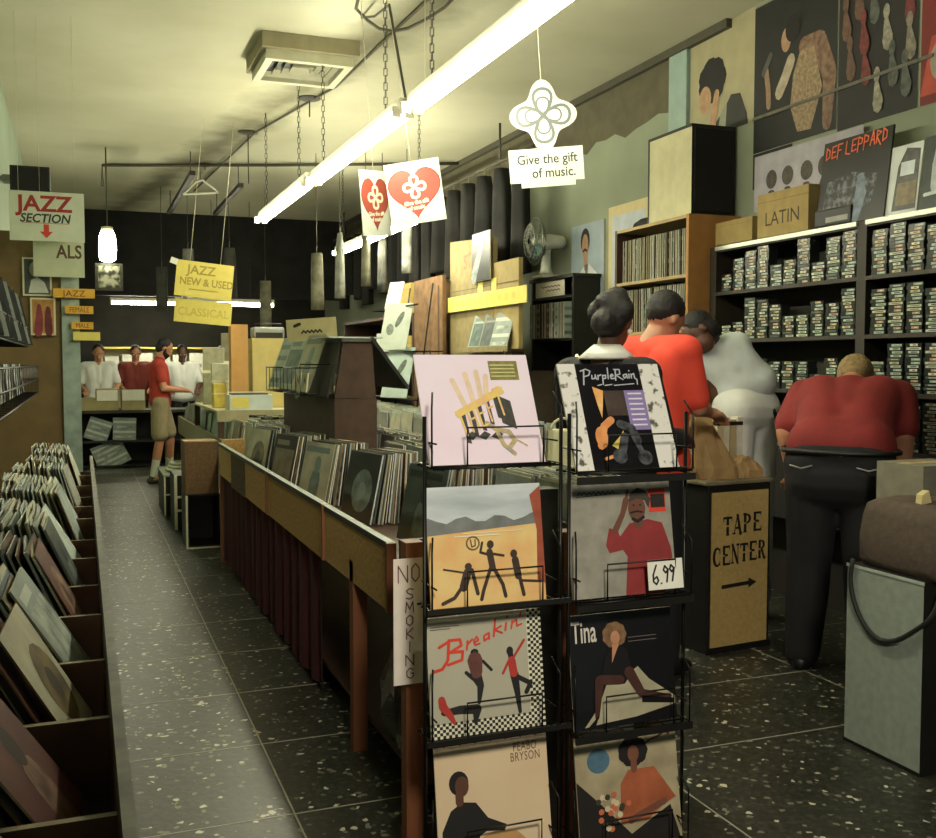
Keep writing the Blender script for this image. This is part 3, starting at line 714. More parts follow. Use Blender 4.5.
picture('small cream framed picture of two people in red on the partition', -.33, 1.69, .165, .265, 7.79, mat('#b98a44', .5, .2, 20), [
    ('person', mat('#8d3a44', .5, .2, 20), lambda mb, M: (stroke2(mb, [(.35, .75), (.35, .45), (.3, .12)], .2, M, 0, [.18, .3, .35]))),
    ('person', mat('#6a2c30', .5, .2, 20), lambda mb, M: (stroke2(mb, [(.7, .68), (.7, .4), (.72, .12)], .2, M, 0, [.2, .3, .32])))])
jz = thing('hanging_sign', 'white JAZZ SECTION sign with a red arrow hanging beside the left wall', 'sign', (-.44, 7.60, 2.335))
MB().box(0, .48, 0, .006, 0, .338).build('board', mat('#c9cfb8', .6, .05, 12), jz)
text('JAZZ', .15, ink_red, jz, (.225, -.001, .205), bold=.004, xs=1.05)
text('SECTION', .082, mat('#1f3a38', .6), jz, (.225, -.001, .128), bold=.002, shear=.2, xs=.95)
mb = MB(); mb.poly([(.215, -.001, .115), (.25, -.001, .115), (.25, -.001, .065), (.275, -.001, .065), (.2325, -.001, .02), (.19, -.001, .065), (.215, -.001, .065)]); mb.build('arrow', red_m, jz)
mb = MB(); mb.box(.08, .38, -.0012, -.0006, .121, .124); mb.build('underline', ink_red, jz)
for xx in (.06, .42): MB().tube([(xx, .003, .338), (xx, .003, CZ - 2.335)], .0015, 4).build('string', cream_m, jz)
als = thing('hanging_sign', 'pale sign with only the letters ALS showing behind the JAZZ SECTION sign', 'sign', (-.30, 7.72, 2.10))
MB().tube([(.05, .003, .26), (.05, .003, CZ - 2.10)], .0015, 4).build('string', cream_m, als); MB().box(0, .335, 0, .006, 0, .26).build('board', mat('#b9bf9e', .6, .06, 12), als)
text('ALS', .13, mat('#5a3f24', .6), als, (.235, -.001, .135), bold=.003, xs=.8)
for i, (x0, x1, z0, z1, w, c) in enumerate(((-.177, .10, 1.957, 2.022, 'JAZZ', orange_card), (-.10, .088, 1.845, 1.90, 'FEMALE', orange_card), (-.06, .086, 1.735, 1.785, 'MALE', orange_card), (-.05, .13, 1.655, 1.715, None, yellow_m))):
    nm = ['topmost orange card strip reading JAZZ sticking out from the pale post', 'small orange card strip below the JAZZ strip on the pale post', 'third orange card strip down on the pale post', 'blank yellow card strip lowest on the pale post'][i]
    t = thing('shelf_tab', nm, 'sign', (x0, 7.745, z0), (0, 0, 0), 'card strips on the pale post')
    MB().box(0, x1 - x0, 0, .035, 0, z1 - z0).build('card', c, t)
    if w: text(w, (z1 - z0) * .95, mat('#7a3f14', .6), t, ((x1 - x0) / 2, -.001, .010), xs=[1.1, .75, .8][i])

# ------------------------------------------------------------------ right wall: cassette shelves
XC = 4.0
cs = thing('cassette_shelf', 'dark wall shelf unit packed with cassettes behind the bending customers', 'shelf unit', (0, 0, 0))
SZ = [1.968, 1.649, 1.335, 1.03]
for y in (2.9, 4.41, 5.80):
    MB().box(XC, XR - .01, y - .035, y + .035, 0, 2.27).build('side_panel', mat('#2d261c', .6, .2, 8), cs)
MB().box(XC + .23, XR - .005, 2.9, 5.8, 0, 2.27).build('back_panel', mat('#241f18', .8, .2, 8), cs)
for (a, b_) in ((2.935, 4.375), (4.445, 5.765)):
    MB().box(XC, XC + .23, a, b_, 2.235, 2.262).build('top_board', mat('#2d261c', .6, .2, 8), cs)
    MB().box(XC - .012, XC, a, b_, 2.245, 2.27).build('metal_edge', mat('#b9bcae', .3, .05, 20, metal=.4), cs)
    for z in SZ: MB().box(XC, XC + .23, a, b_, z - .022, z, 0).build('shelf', mat('#332b20', .6, .2, 8), cs)
    MB().box(XC - .03, XC + .23, a, b_, .55, .99).build('lower_cupboard', mat('#1c1914', .7, .2, 8), cs)
    MB().box(XC - .03, XC, a, b_, .99, 1.008).build('metal_edge', mat('#8f948a', .3, .05, 20, metal=.4), cs)
def cassette_mesh(i):
    cols = [('#c9cdb4', '#5a6a5c'), ('#b4c4b0', '#2c3a34'), ('#d8d4b8', '#8a3a2c'), ('#8fa398', '#d0d4c0'), ('#3c4440', '#a8b4a4'), ('#c2b58a', '#4a4030'), ('#a5b6ac', '#7a8a50'), ('#b08a70', '#e0dcc4')]
    a, b_ = cols[i]
    mb = MB(); mb.box(0, .07, -.0545, .0545, 0, .0175)
    l0, l1 = -.048 + .010 * (i % 3), .048 - .012 * (i % 4)
    mb.poly([(-.0004, l0, .0028), (-.0004, l1, .0028), (-.0004, l1, .0150), (-.0004, l0, .0150)], 1); mb.poly([(-.0008, l0 + .012, .006), (-.0008, l1 - .02, .006), (-.0008, l1 - .02, .0115), (-.0008, l0 + .012, .0115)], 2)
    return mb.mesh('cassette', [mat('#2b302d', .25, .2, 30), mat(a, .35, .12, 60), mat(b_, .4, .2, 90)])
CASS = [cassette_mesh(i) for i in range(8)]
cols = []
HR = {0: [13, 14, 13, 12, 14, 13], 1: [13, 14, 14, 12, 13, 12], 2: [9, 14, 14, 14, 12, 13], 3: [14, 14, 13, 14, 13, 13]}
HL = {0: [14, 13, 6, 14, 8, 7, 14, 13, 11, 6], 1: [14, 10, 11, 7, 7, 11, 13, 14, 6, 5], 2: [9, 10, 5, 9, 9, 9, 10, 6, 8, 8], 3: [8, 12, 9, 12, 11, 9, 10, 12, 11, 9]}
for s in range(4):
    for k, h in enumerate(HR[s]): cols.append((4.295 - k * .127, s, h, 'right half', k))
    for k, h in enumerate(HL[s]): cols.append((4.525 + k * .127, s, h, 'left half', k))
cols.sort(key=lambda c: (abs(c[0] - 3.95) > .45, c[0] > 4.4, c[0]))
SH = ['top', 'second', 'third', 'lowest']
stuff = MB(); made = 0; rc = random.Random(5)
for (y, s, h, half, k) in cols:
    if made < 285 and y > 3.6:
        lab = 'cassette, %s stack from the dividing post, %s shelf, %s of the unit' % (['first', 'second', 'third', 'fourth', 'fifth', 'sixth', 'seventh', 'eighth', 'ninth', 'tenth'][k], SH[s], half)
        for j in range(h):
            if s == 3 and half == 'left half': break
            o = link('cassette', CASS[rc.randrange(8)], None, (XC + .012 + rc.uniform(0, .008), y + rc.uniform(-.004, .004), SZ[s] + .0012 + j * .0187))
            tag(o, lab, 'cassette', 'cassettes, %s shelf, %s, stack %s' % (SH[s], half, ['one', 'two', 'three', 'four', 'five', 'six', 'seven', 'eight', 'nine', 'ten'][k])); made += 1
    elif y > 3.6:
        for j in range(h):
            o = len(stuff.v); dx = XC + .012 + rc.uniform(0, .008); dy = y + rc.uniform(-.004, .004); z = SZ[s] + .0012 + j * .0187
            c0 = rc.randrange(8)
            stuff.box(dx, dx + .07, dy - .0545, dy + .0545, z, z + .0175)
            l0, l1 = dy - .048 + .010 * (c0 % 3), dy + .048 - .012 * (c0 % 4)
            stuff.poly([(dx - .0004, l0, z + .0028), (dx - .0004, l1, z + .0028), (dx - .0004, l1, z + .0150), (dx - .0004, l0, z + .0150)], 1 + c0); stuff.poly([(dx - .0008, l0 + .012, z + .006), (dx - .0008, l1 - .02, z + .006), (dx - .0008, l1 - .02, z + .0115), (dx - .0008, l0 + .012, z + .0115)], 9 + c0 % 4)
o = stuff.build('cassette', [mat('#2b302d', .25, .2, 30)] + [c.materials[1] for c in CASS] + [c.materials[2] for c in CASS[:4]])
tag(o, 'remaining stacked cassettes on the far shelves of the dark wall unit', 'cassettes', kind='stuff')

# ------------------------------------------------------------------ record shelf with end panel, beyond the cassettes
rs = thing('record_shelf', 'tall wooden record shelf with an orange brown end panel beside the cassettes', 'shelf unit', (0, 0, 0))
MB().box(3.84, XR - .01, 5.855, 5.885, 0, 2.50).build('end_panel', mat('#a5743c', .7, .12, 8), rs)
MB().box(3.84, XR - .01, 6.83, 6.86, 0, 2.50).build('end_panel', wood_d, rs)
for z in (2.475, 2.075, 1.70, 1.32, .95): MB().box(3.84, XR - .01, 5.885, 6.83, z - .0, z + .022).build('shelf', mat('#a98f5c', .6, .1, 8), rs)
MB().box(XR - .02, XR - .01, 5.885, 6.83, 0, 2.475).build('back_panel', wood_d, rs)
rr = random.Random(11)
def spine_row(y0, y1, z, x, label, group, step=(.008, .020), gaps=()):
    y = y0
    while y < y1:
        if not any(a < y < b_ for a, b_ in gaps):
            k = rr.choice([0, 1, 5, 8, 13, 16, 2, 5, 0, 8, 21, 4])
            o = link('record_sleeve', SLV[k], None, (x + .17, y, z + .0005), (0, R(rr.uniform(-1, 1)) * 0, R(rr.uniform(-1, 1)))); tag(o, label, 'record', group)
        y += rr.uniform(*step)
spine_row(5.90, 6.80, 2.099, 3.86, 'record standing spine out on the top shelf beside the cassette unit', 'records on the top shelf of the record shelf', (.016, .036))
spine_row(5.90, 6.80, 1.724, 3.86, 'record standing spine out on the second shelf, above the red shirted customer', 'records on the second shelf of the record shelf', (.018, .040))


# loudspeaker on top
ls = thing('loudspeaker', 'big loudspeaker with a cream side and black front on top of the record shelf', 'loudspeaker', (3.90, 5.92, 2.498))
MB().box(0, .35, 0, .56, 0, .62, faces=[0, 0, 0, 0, 0, 1]).build('cabinet', [mat('#1b1916', .6, .2, 10), mat('#c2bd97', .7, .08, 10)], ls)
MB().box(.02, .33, -.012, 0, .03, .59).build('grille', mat('#12110f', .9, .3, 160), ls)
MB().box(-.004, 0, 0, .56, .60, .62).build('edge_strip', black_m, ls); MB().box(-.004, 0, .545, .56, 0, .60).build('edge_strip', black_m, ls)
# boxes and sleeves on top of the cassette shelf
def cardboard_box(label, x0, y0, z0, sx, sy, sz, m=card_m, word=None, side='-x', ws=.1, group=None):
    t = thing('cardboard_box', label, 'box', (x0, y0, z0), (0, 0, 0), group)
    MB().box(0, sx, 0, sy, 0, sz).build('carton', m, t)
    MB().box(-.001, sx + .001, sy / 2 - .025, sy / 2 + .025, sz, sz + .001).build('packing_tape', mat('#b59c66', .4, .05, 20), t)
    f = MB(); f.box(-.002, .0, 0, sy, sz * .8, sz * .806); f.build('flap_seam', mat('#6b5430', .8), t)
    if word: text(word, ws, mat('#3d3626', .7), t, (-.0012, sy / 2, sz * .25), yaw=R(-90))
    return t
cardboard_box('cardboard box marked LATIN on top of the cassette shelf', 4.04, 4.90, 2.285, .20, .48, .27, mat('#a08a58', .85, .10, 12), 'LATIN', ws=.12)
cardboard_box('low flat cardboard box left of the LATIN box on the cassette shelf', 4.03, 5.42, 2.285, .2, .40, .15, mat('#9a8552', .85, .10, 12))
bk = thing('binder', 'black binder lying between the LATIN box and the black jacket bag', 'binder', (4.05, 4.56, 2.285)); MB().box(0, .2, 0, .30, 0, .10).build('cover', black_m, bk, bevel=.01); MB().box(.01, .19, .005, .295, .1, .102).build('spine_label', mat('#26241f', .5), bk); MB().box(-.002, 0, .02, .2, .02, .05).build('edge_band', mat('#8c8c84', .5), bk)
def wall_item(name, label, cat, x, y, z, w, h, th, m, lean=.08, figs=(), group=None, edge=None):
    """flat item facing -x; local x runs to -y (left to right as seen)"""
    t = thing(name, label, cat, (x, y, z), (-lean, 0, R(-90)), group)
    MB().box(0, w, 0, th, 0, h, faces=[1, 1, 0, 1, 1, 1]).build('sheet', [m, edge or cream_m], t)
    for k, (nm, mm, fn) in enumerate(figs):
        mb = MB(); fn(mb, lambda a, b_, k=k: (a * w, -.0012 - .0006 * k, b_ * h)); mb.build(nm, mm, t)
    return t
heads = lambda mb, M, a: (blob2(mb, a, .52, .055, .17, M), stroke2(mb, [(a, .3), (a, .05)], .1, M, 0, [.06, .14]))
hd = mat('#4a4038', .6, .3, 30)
wall_item('poster', 'long lilac poster with a row of heads leaning on the wall above the boxes', 'poster', 4.22, 5.66, 2.50, 1.0, .36, .004, mat('#a9a4ae', .6, .15, 8), 0.0,
          [('portrait', hd, lambda mb, M, a=a: heads(mb, M, a)) for a in (.18, .34, .52, .68, .86)])
t = wall_item('record_jacket', 'black rounded record jacket with orange spiky lettering on top of the cassette shelf', 'record', 4.06, 4.86, 2.285, .54, .50, .012, mat('#171718', .4, .25, 10), .12,
          [('crowd_picture', mat('#6a6e72', .5, .4, 26, col2='#1c1c1f', thr=(.45, .62)), lambda mb, M: mb.poly([M(.08, .12), M(.5, .06), M(.8, .2), M(.86, .5), M(.5, .58), M(.12, .52)])),
           ('jeans_figure', mat('#7f8ea0', .5, .3, 20), lambda mb, M: stroke2(mb, [(.62, .5), (.64, .3), (.6, .05)], .12, M, 0, [.1, .16, .12]))], edge=black_m)
G2 = {'D': [[(0, 0), (0, 1), (.8, .7), (.8, .2), (0, 0)]], 'E': [[(1, 1), (0, .95), (0, 0), (1, .1)], [(0, .5), (.7, .5)]], 'F': [[(1, 1), (0, 1), (0, -.2)], [(0, .5), (.7, .5)]], 'L': [[(0, 1), (0, 0), (1, -.1)]],
      'P': [[(0, -.2), (0, 1), (.9, .8), (.8, .45), (0, .4)]], 'A': [[(0, 0), (.5, 1.1), (1, 0)], [(.2, .4), (.8, .4)]], 'R': [[(0, 0), (0, 1), (.9, .8), (0, .5), (1, -.2)]]}
mb = MB(); x = .03
for ch in 'DEF LEPPARD':
    if ch == ' ': x += .02; continue
    for st in G2[ch]: stroke2(mb, [(x + a * .034, .395 + b_ * .07 + x * .06) for a, b_ in st], .0085, lambda p, q: (p, -.0035, q))
    x += .047
mb.build('spiky_lettering', mat('#e2653a', .5), t)
wall_item('record_jacket', 'white and blue record jacket standing near the right end of the cassette shelf', 'record', 4.07, 4.42, 2.285, .32, .37, .01, mat('#cfd6d2', .5, .1, 8), .12,
          [('cover_shape', mat('#5c5c58', .5, .3, 20), lambda mb, M: mb.poly([M(.45, .05), M(.5, .7), M(.65, .95), M(.95, .9), M(.97, .05)])), ('cover_block', mat('#d4dde0', .5), lambda mb, M: rect(mb, M, .56, .55, .86, .75)), ('cover_block', mat('#8c7d60', .5, .3, 20), lambda mb, M: rect(mb, M, .52, .12, .94, .45))])
wall_item('record_jacket', 'dark record jacket with a pale blue figure at the far right of the cassette shelf', 'record', 4.07, 4.09, 2.285, .34, .38, .01, mat('#39423f', .5, .3, 10), .12,
          [('cover_figure', mat('#b4c0c0', .5, .2, 20), lambda mb, M: stroke2(mb, [(.3, .9), (.34, .6), (.3, .3)], .2, M, 0, [.12, .3, .2])), ('cover_lettering', mat('#c9d0cc', .5), lambda mb, M: stroke2(mb, [(.1, .2), (.5, .22), (.9, .2)], .05, M))])

# posters on the right wall
fig_sk = mat('#b08a6a', .6, .15, 20); bl = mat('#161412', .7, .2, 10)
wall_item('poster', 'pale poster of a dark haired person resting a cheek on one hand, above the loudspeaker', 'poster', XR - .004, 6.50, 3.12, .76, .76, .002, mat('#a49c7c', .7, .10, 6), 0,
          [('person_body', mat('#2c2b26', .6, .2, 10), lambda mb, M: mb.poly([M(.10, -0), M(.2, .12), M(.34, .06), M(.55, .2), M(.66, .32), M(.80, .30), M(.90, .10), M(.92, 0)])), ('person_collar', mat('#8f927f', .6, .2, 10), lambda mb, M: mb.poly([M(.46, .0), M(.50, .18), M(.60, .26), M(.58, .0)])),
           ('person_hair', hair_b, lambda mb, M: [blob2(mb, .36 + .10 * math.cos(a), .52 + .10 * math.sin(a), .13, .12, M, 0, 10) for a in [i * .9 for i in range(7)]]), ('person_face', fig_sk, lambda mb, M: blob2(mb, .25, .36, .10, .13, M)), ('person_hand', fig_sk, lambda mb, M: stroke2(mb, [(.36, .0), (.40, .20), (.44, .38)], .09, M, 0, [.11, .10, .08]))])
wall_item('poster', 'tall dark poster of a singer holding a microphone in a fringed jacket', 'poster', XR - .004, 5.74, 2.90, .80, .96, .002, mat('#151413', .6, .2, 6), 0,
          [('person_jacket', mat('#8a7058', .6, .3, 24, col2='#5a3a30'), lambda mb, M: stroke2(mb, [(.62, .60), (.80, .58), (.92, .36), (.90, .06)], .12, M, 0, [.12, .16, .15, .10])),
           ('person_torso', mat('#a58c6c', .6, .3, 40), lambda mb, M: mb.poly([M(.47, .24), M(.50, .44), M(.58, .58), M(.74, .58), M(.84, .30), M(.72, .05), M(.56, .06)])),
           ('person_arm', mat('#b3a48e', .6, .2, 20), lambda mb, M: stroke2(mb, [(.47, .54), (.40, .44), (.33, .36)], .10, M)), ('person_forearm', mat('#9a7a60', .6, .2, 20), lambda mb, M: stroke2(mb, [(.20, .30), (.19, .42), (.16, .54)], .06, M)),
           ('person_face', fig_sk, lambda mb, M: blob2(mb, .41, .69, .06, .08, M)), ('person_hair', hair_b, lambda mb, M: blob2(mb, .49, .75, .09, .09, M)), ('microphone', mat('#4a4a4a', .4), lambda mb, M: stroke2(mb, [(.13, .53), (.22, .63)], .05, M))])
mott = mat('#8c8270', .6, .4, 26, col2='#191614', thr=(.5, .62))
wall_item('poster', 'large dark poster crowded with small pale figures on the right wall', 'poster', XR - .004, 4.93, 2.88, .62, .98, .002, mat('#1c1817', .6, .3, 6), 0,
          [('crowd_figure', mat(['#6f5040', '#8f8676', '#5c6058', '#7a2f2c', '#a09a8a'][i % 5], .6, .3, 30), lambda mb, M, a=a: (stroke2(mb, [(a[0], a[1] - .02), (a[0] + .02, a[1] - .12)], .10, M, 0, [.06, .13]), blob2(mb, a[0], a[1] + .04, .04, .045, M))) for i, a in enumerate(((.25, .80), (.75, .82), (.45, .74), (.88, .66), (.62, .56), (.16, .46), (.90, .46), (.70, .34), (.36, .40), (.52, .22), (.10, .70), (.62, .90), (.86, .26), (.34, .58)))])
wall_item('poster', 'red poster at the far right edge of the wall', 'poster', XR - .004, 4.29, 2.88, .60, .98, .002, mat('#7c1f1c', .6, .2, 6), 0,
          [('poster_figure', mat('#c04a34', .6, .2, 10), lambda mb, M: mb.poly([M(0, .05), M(.12, .36), M(.3, .36), M(.3, .05)])), ('poster_emblem', mat('#9a9484', .6), lambda mb, M: blob2(mb, .2, .22, .09, .1, M))])
wall_item('poster', 'plain dark panel hung under the fringed jacket poster behind the loudspeaker', 'poster', XR - .004, 5.74, 2.66, .40, .235, .002, mat('#1d1b18', .7, .2, 6), 0, [('panel_mark', mat('#2f2c26', .6), lambda mb, M: rect(mb, M, .1, .1, .9, .9))], edge=black_m)
struct(MB().box(XR - .03, XR, 6.52, 6.76, 3.2, CZ).build('trim_%d' % (NTRIM + 6), mat('#93a9a2', .6, .1, 8)))
# strip of clear tape / moulding crossing the posters
struct(MB().box(XR - .014, XR - .008, 4.2, 5.74, 3.12, 3.14).build('trim_%d' % (NTRIM + 7), mat('#6b675c', .3, .2, 20)))
# ------------------------------------------------------------------ people
def remesh(mb, name, voxel=.012, smooth=4):
    me = mb.mesh('tmp', []) if False else bpy.data.meshes.new('tmp'); me.from_pydata(mb.v, [], mb.f); me.update()
    o = bpy.data.objects.new('tmp', me); COL.objects.link(o)
    m = o.modifiers.new('r', 'REMESH'); m.mode = 'VOXEL'; m.voxel_size = voxel; m.use_smooth_shade = True
    if smooth: s = o.modifiers.new('s', 'SMOOTH'); s.iterations = smooth; s.factor = .5
    dg = bpy.context.evaluated_depsgraph_get(); dg.update()
    out = bpy.data.meshes.new_from_object(o.evaluated_get(dg)); out.name = name
    bpy.data.objects.remove(o); bpy.data.meshes.remove(me)
    out.materials.clear()
    out.polygons.foreach_set('use_smooth', [True] * len(out.polygons))
    return out
def cap(mb, p0, p1, r0, r1, n=14):
    """closed round-ended tapered limb"""
    p0, p1 = Vector(p0), Vector(p1); d = p1 - p0; L_ = d.length
    if L_ < 1e-6: return mb.sphere(p0, r0)
    d /= L_; pts = []; rs = []
    for k in range(4):
        a = math.pi / 2 * k / 4; pts.append(p0 - d * r0 * math.cos(a)); rs.append(max(.001, r0 * math.sin(a)))
    pts.append(p0); rs.append(r0); pts.append(p1); rs.append(r1)
    for k in range(1, 5):
        a = math.pi / 2 * k / 4; pts.append(p1 + d * r1 * math.sin(a)); rs.append(max(.001, r1 * math.cos(a)))
    return mb.tube(pts, rs, n)
V = Vector
def hand_on(mb, wrist, d, palm_n, r=1.0, curl=.6, side=1):
    """five separate bent fingers: d points along the hand, palm_n out of the palm, side = +1/-1 for the thumb side"""
    d = V(d).normalized(); n = (V(palm_n) - d * V(palm_n).dot(d)).normalized(); s = d.cross(n).normalized() * side
    w = V(wrist)
    cap(mb, w, w + d * .045 * r + s * .018 * r, .026 * r, .024 * r); cap(mb, w, w + d * .075 * r + s * .024 * r, .024 * r, .017 * r); cap(mb, w, w + d * .075 * r - s * .024 * r, .024 * r, .016 * r); cap(mb, w + d * .04 * r, w + d * .078 * r, .026 * r, .018 * r)
    for k, (off, ln) in enumerate(((.034, .072), (.012, .080), (-.011, .075), (-.033, .058))):
        a = w + d * .078 * r + s * off * r
        b_ = a + (d + n * curl * .35).normalized() * ln * .5 * r; c = b_ + (d * .7 + n * curl).normalized() * ln * .5 * r
        cap(mb, a, b_, .0105 * r, .010 * r, 8); cap(mb, b_, c, .010 * r, .008 * r, 8)
    a = w + d * .025 * r + s * .026 * r; b_ = a + (d * .7 + s * .9).normalized() * .034 * r; c = b_ + (d + n * .4).normalized() * .030 * r
    cap(mb, a, b_, .013 * r, .011 * r, 8); cap(mb, b_, c, .011 * r, .009 * r, 8)
def frame_of(f, u):
    f = V(f).normalized(); u = V(u); u = (u - f * u.dot(f)).normalized(); return f, u, f.cross(u).normalized()
def head_on(mb, c, f, u, k=1.0):
    c = V(c); f, u, r = frame_of(f, u)
    M3 = Matrix((r, f, u)).transposed()
    mb.sphere(c + u * .02 * k - f * .012 * k, (.076 * k, .096 * k, .095 * k), 18, M=M3)
    mb.sphere(c - u * .045 * k + f * .022 * k, (.058 * k, .066 * k, .072 * k), 16, M=M3)
    mb.sphere(c - u * .088 * k + f * .055 * k, (.026 * k, .024 * k, .022 * k), 10, M=M3)          # chin
    cap(mb, c + f * .082 * k + u * .008 * k, c + f * .104 * k - u * .03 * k, .010 * k, .014 * k, 8)    # nose
    cap(mb, c + f * .078 * k + u * .028 * k - r * .03 * k, c + f * .078 * k + u * .028 * k + r * .03 * k, .012 * k, .012 * k, 8)   # brow
    cap(mb, c + f * .082 * k - u * .060 * k - r * .016 * k, c + f * .082 * k - u * .060 * k + r * .016 * k, .009 * k, .009 * k, 8)  # lips
    for s in (-1, 1):
        mb.sphere(c + r * s * .078 * k - f * .012 * k - u * .008 * k, (.010 * k, .018 * k, .030 * k), 10, M=M3)                    # ear
def face_parts(root, base, c, f, u, k=1.0, beard=None):
    c = V(c) - V(base); f, u, r = frame_of(f, u); M3 = Matrix((r, f, u)).transposed()
    for s in (-1, 1):
        e = MB().sphere(c + f * .078 * k + r * s * .031 * k + u * .008 * k, (.013 * k, .010 * k, .009 * k), 10, M=M3).build('eye', mat('#ddd8cc', .3, .02, 10), root)
        MB().sphere(c + f * .086 * k + r * s * .031 * k + u * .008 * k, .0055 * k, 8).build('iris', mat('#20150f', .3, .02, 10), e)
        mb = MB(); mb.tube([c + f * .086 * k + r * s * (.015) * k + u * .030 * k, c + f * .084 * k + r * s * .045 * k + u * .030 * k], .004 * k, 6); mb.build('eyebrow', hair_b, root)
    mb = MB(); mb.tube([c + f * .090 * k - r * .018 * k - u * .060 * k, c + f * .092 * k - u * .061 * k, c + f * .090 * k + r * .018 * k - u * .060 * k], .0045 * k, 6); mb.build('lips', mat('#7a3f36', .5, .05, 20), root)
    if beard:
        mb = MB(); mb.sphere(c - u * .062 * k + f * .030 * k, (.062 * k, .064 * k, .050 * k), 14, M=M3); mb.sphere(c - u * .095 * k + f * .055 * k, .028 * k, 10)
        for s in (-1, 1): cap(mb, c + r * s * .066 * k + u * .0 * k + f * .0, c + r * s * .05 * k - u * .06 * k + f * .03 * k, .016 * k, .02 * k)
        me = remesh(mb, 'beard', .010, 2); me.materials.append(beard); link('beard', me, root)
def hair_on(root, base, c, f, u, m, k=1.0, extra=(), low=-.03):
    c = V(c) - V(base); f, u, r = frame_of(f, u); M3 = Matrix((r, f, u)).transposed(); mb = MB()
    mb.sphere(c + u * .038 * k - f * .030 * k, (.084 * k, .092 * k, .088 * k), 18, M=M3)
    mb.sphere(c + u * (low + .02) * k - f * .052 * k, (.074 * k, .062 * k, .075 * k), 16, M=M3)
    for (a, b_, d, rr_) in extra: mb.sphere(c + r * a * k + f * b_ * k + u * d * k, rr_ * k, 14)
    me = remesh(mb, 'hair', .010, 2)
    rn = random.Random(2)
    for v in me.vertices: v.co += V((rn.uniform(-1, 1), rn.uniform(-1, 1), rn.uniform(-1, 1))) * .0025
    me.materials.append(m); return link('hair', me, root)
def garment(root, base, caps, name, m, voxel=.013, smooth=3):
    mb = MB()
    for a, b_, r0, r1 in caps: cap(mb, V(a) - V(base), V(b_) - V(base), r0, r1)
    me = remesh(mb, name, voxel, smooth); me.materials.append(m); return link(name, me, root)
def person(label, base, mb, skin):
    b_ = V(base); mb.v = [tuple(V(v) - b_) for v in mb.v]
    me = remesh(mb, 'person', .0095, 2); me.materials.append(skin)
    o = link('person', me, None, base); return tag(o, label, 'person')
skinA = mat('#b98363', .55, .08, 12); skinB = mat('#5a3a2a', .55, .08, 12); skinC = mat('#a8785a', .55, .08, 12)
denim = mat('#0e0e10', .85, .15, 60); khaki = mat('#9d9170', .8, .1, 20, bump=.1); white_t = mat('#cdd5d2', .85, .08, 9, bump=.15)

def torso_caps(hip, neck, sl, sr, grow=0.0, wide=1.0):
    """caps for a trunk from hip to neck with shoulders sl, sr"""
    hip, neck, sl, sr = V(hip), V(neck), V(sl), V(sr); ax = (sr - sl).normalized(); m = hip.lerp(neck, .5)
    w = wide; g = grow
    L_ = [(hip - ax * .085 * w, hip + ax * .085 * w, .115 * w + g, .115 * w + g), (hip - ax * .07 * w, m - ax * .075 * w, .11 * w + g, .108 * w + g), (hip + ax * .07 * w, m + ax * .075 * w, .11 * w + g, .108 * w + g),
          (m - ax * .075 * w, sl.lerp(neck, .38) - (neck - hip) * .10, .108 * w + g, .095 * w + g), (m + ax * .075 * w, sr.lerp(neck, .38) - (neck - hip) * .10, .108 * w + g, .095 * w + g),
          (sl, sr, .062 * w + g, .062 * w + g), (m, neck - (neck - hip) * .12, .11 * w + g, .08 * w + g)]
    return L_
def add_caps(mb, L_):
    for a, b_, r0, r1 in L_: cap(mb, a, b_, r0, r1)
def leg_caps(hip, knee, ank, r=(.088, .056, .040), g=0.0): return [(hip, knee, r[0] + g, r[1] + g), (V(knee), V(knee).lerp(V(ank), .35), r[1] + g, r[1] * .98 + g), (V(knee).lerp(V(ank), .35), ank, r[1] * .98 + g, r[2] + g)]
def shoe(root, base, ank, toe_dir, m, name='shoe', L_=.20):
    a = V(ank) - V(base); d = V(toe_dir); d.z = 0; d.normalize(); z0 = -V(base).z
    mb = MB(); h = V((a.x, a.y, 0)); cap(mb, h - d * .045 + V((0, 0, .042)), h + d * L_ * .45 + V((0, 0, .040)), .040, .040); cap(mb, h + d * L_ * .4 + V((0, 0, .036)), h + d * L_ * .80 + V((0, 0, .030)), .042, .030); cap(mb, h - d * .03 + V((0, 0, .05)), a + V((0, 0, .0)), .040, .045)
    me = remesh(mb, name, .010, 2)
    for v in me.vertices: v.co.z = max(v.co.z, .002)
    me.materials.append(m); s = link(name, me, root)
    MB().tube([h - d * .06 + V((0, 0, .006)), h + d * L_ * .95 + V((0, 0, .006))], [.030, .032], 8)
    return s

# --- person browsing at the rear bin: red polo, khaki shorts, white socks
B0 = V((.90, 13.0, 0)); f = V((1, -.10, 0)); sd = V((0, 1, 0))
hip = B0 + V((0, 0, .98)); neck = B0 + V((.0, 0, 1.52)); sl = B0 + V((-.02, .19, 1.46)); sr = B0 + V((-.02, -.19, 1.46))
mb = MB(); add_caps(mb, torso_caps(hip, neck, sl, sr)); hc = B0 + V((.07, 0, 1.665)); hf = V((.85, 0, -.5)); hu = V((.5, 0, .85))
cap(mb, neck - V((0, 0, .02)), hc - V((.03, 0, .03)), .058, .054); head_on(mb, hc, hf, hu)
kn = [B0 + V((-.02, -.09, .52)), B0 + V((.12, .10, .54))]; an = [B0 + V((-.10, -.10, .09)), B0 + V((.10, .11, .09))]
for k_, a_, s_ in ((kn[0], an[0], -1), (kn[1], an[1], 1)):
    add_caps(mb, leg_caps(hip + sd * .09 * s_ - V((0, 0, .06)), k_, a_)); cap(mb, a_ - V((0, 0, .03)), a_ + V((.10, 0, -.05)), .042, .03)
el = [B0 + V((.03, -.25, 1.18)), B0 + V((.03, .25, 1.18))]; wr = [B0 + V((.26, -.16, 1.15)), B0 + V((.27, .12, 1.16))]
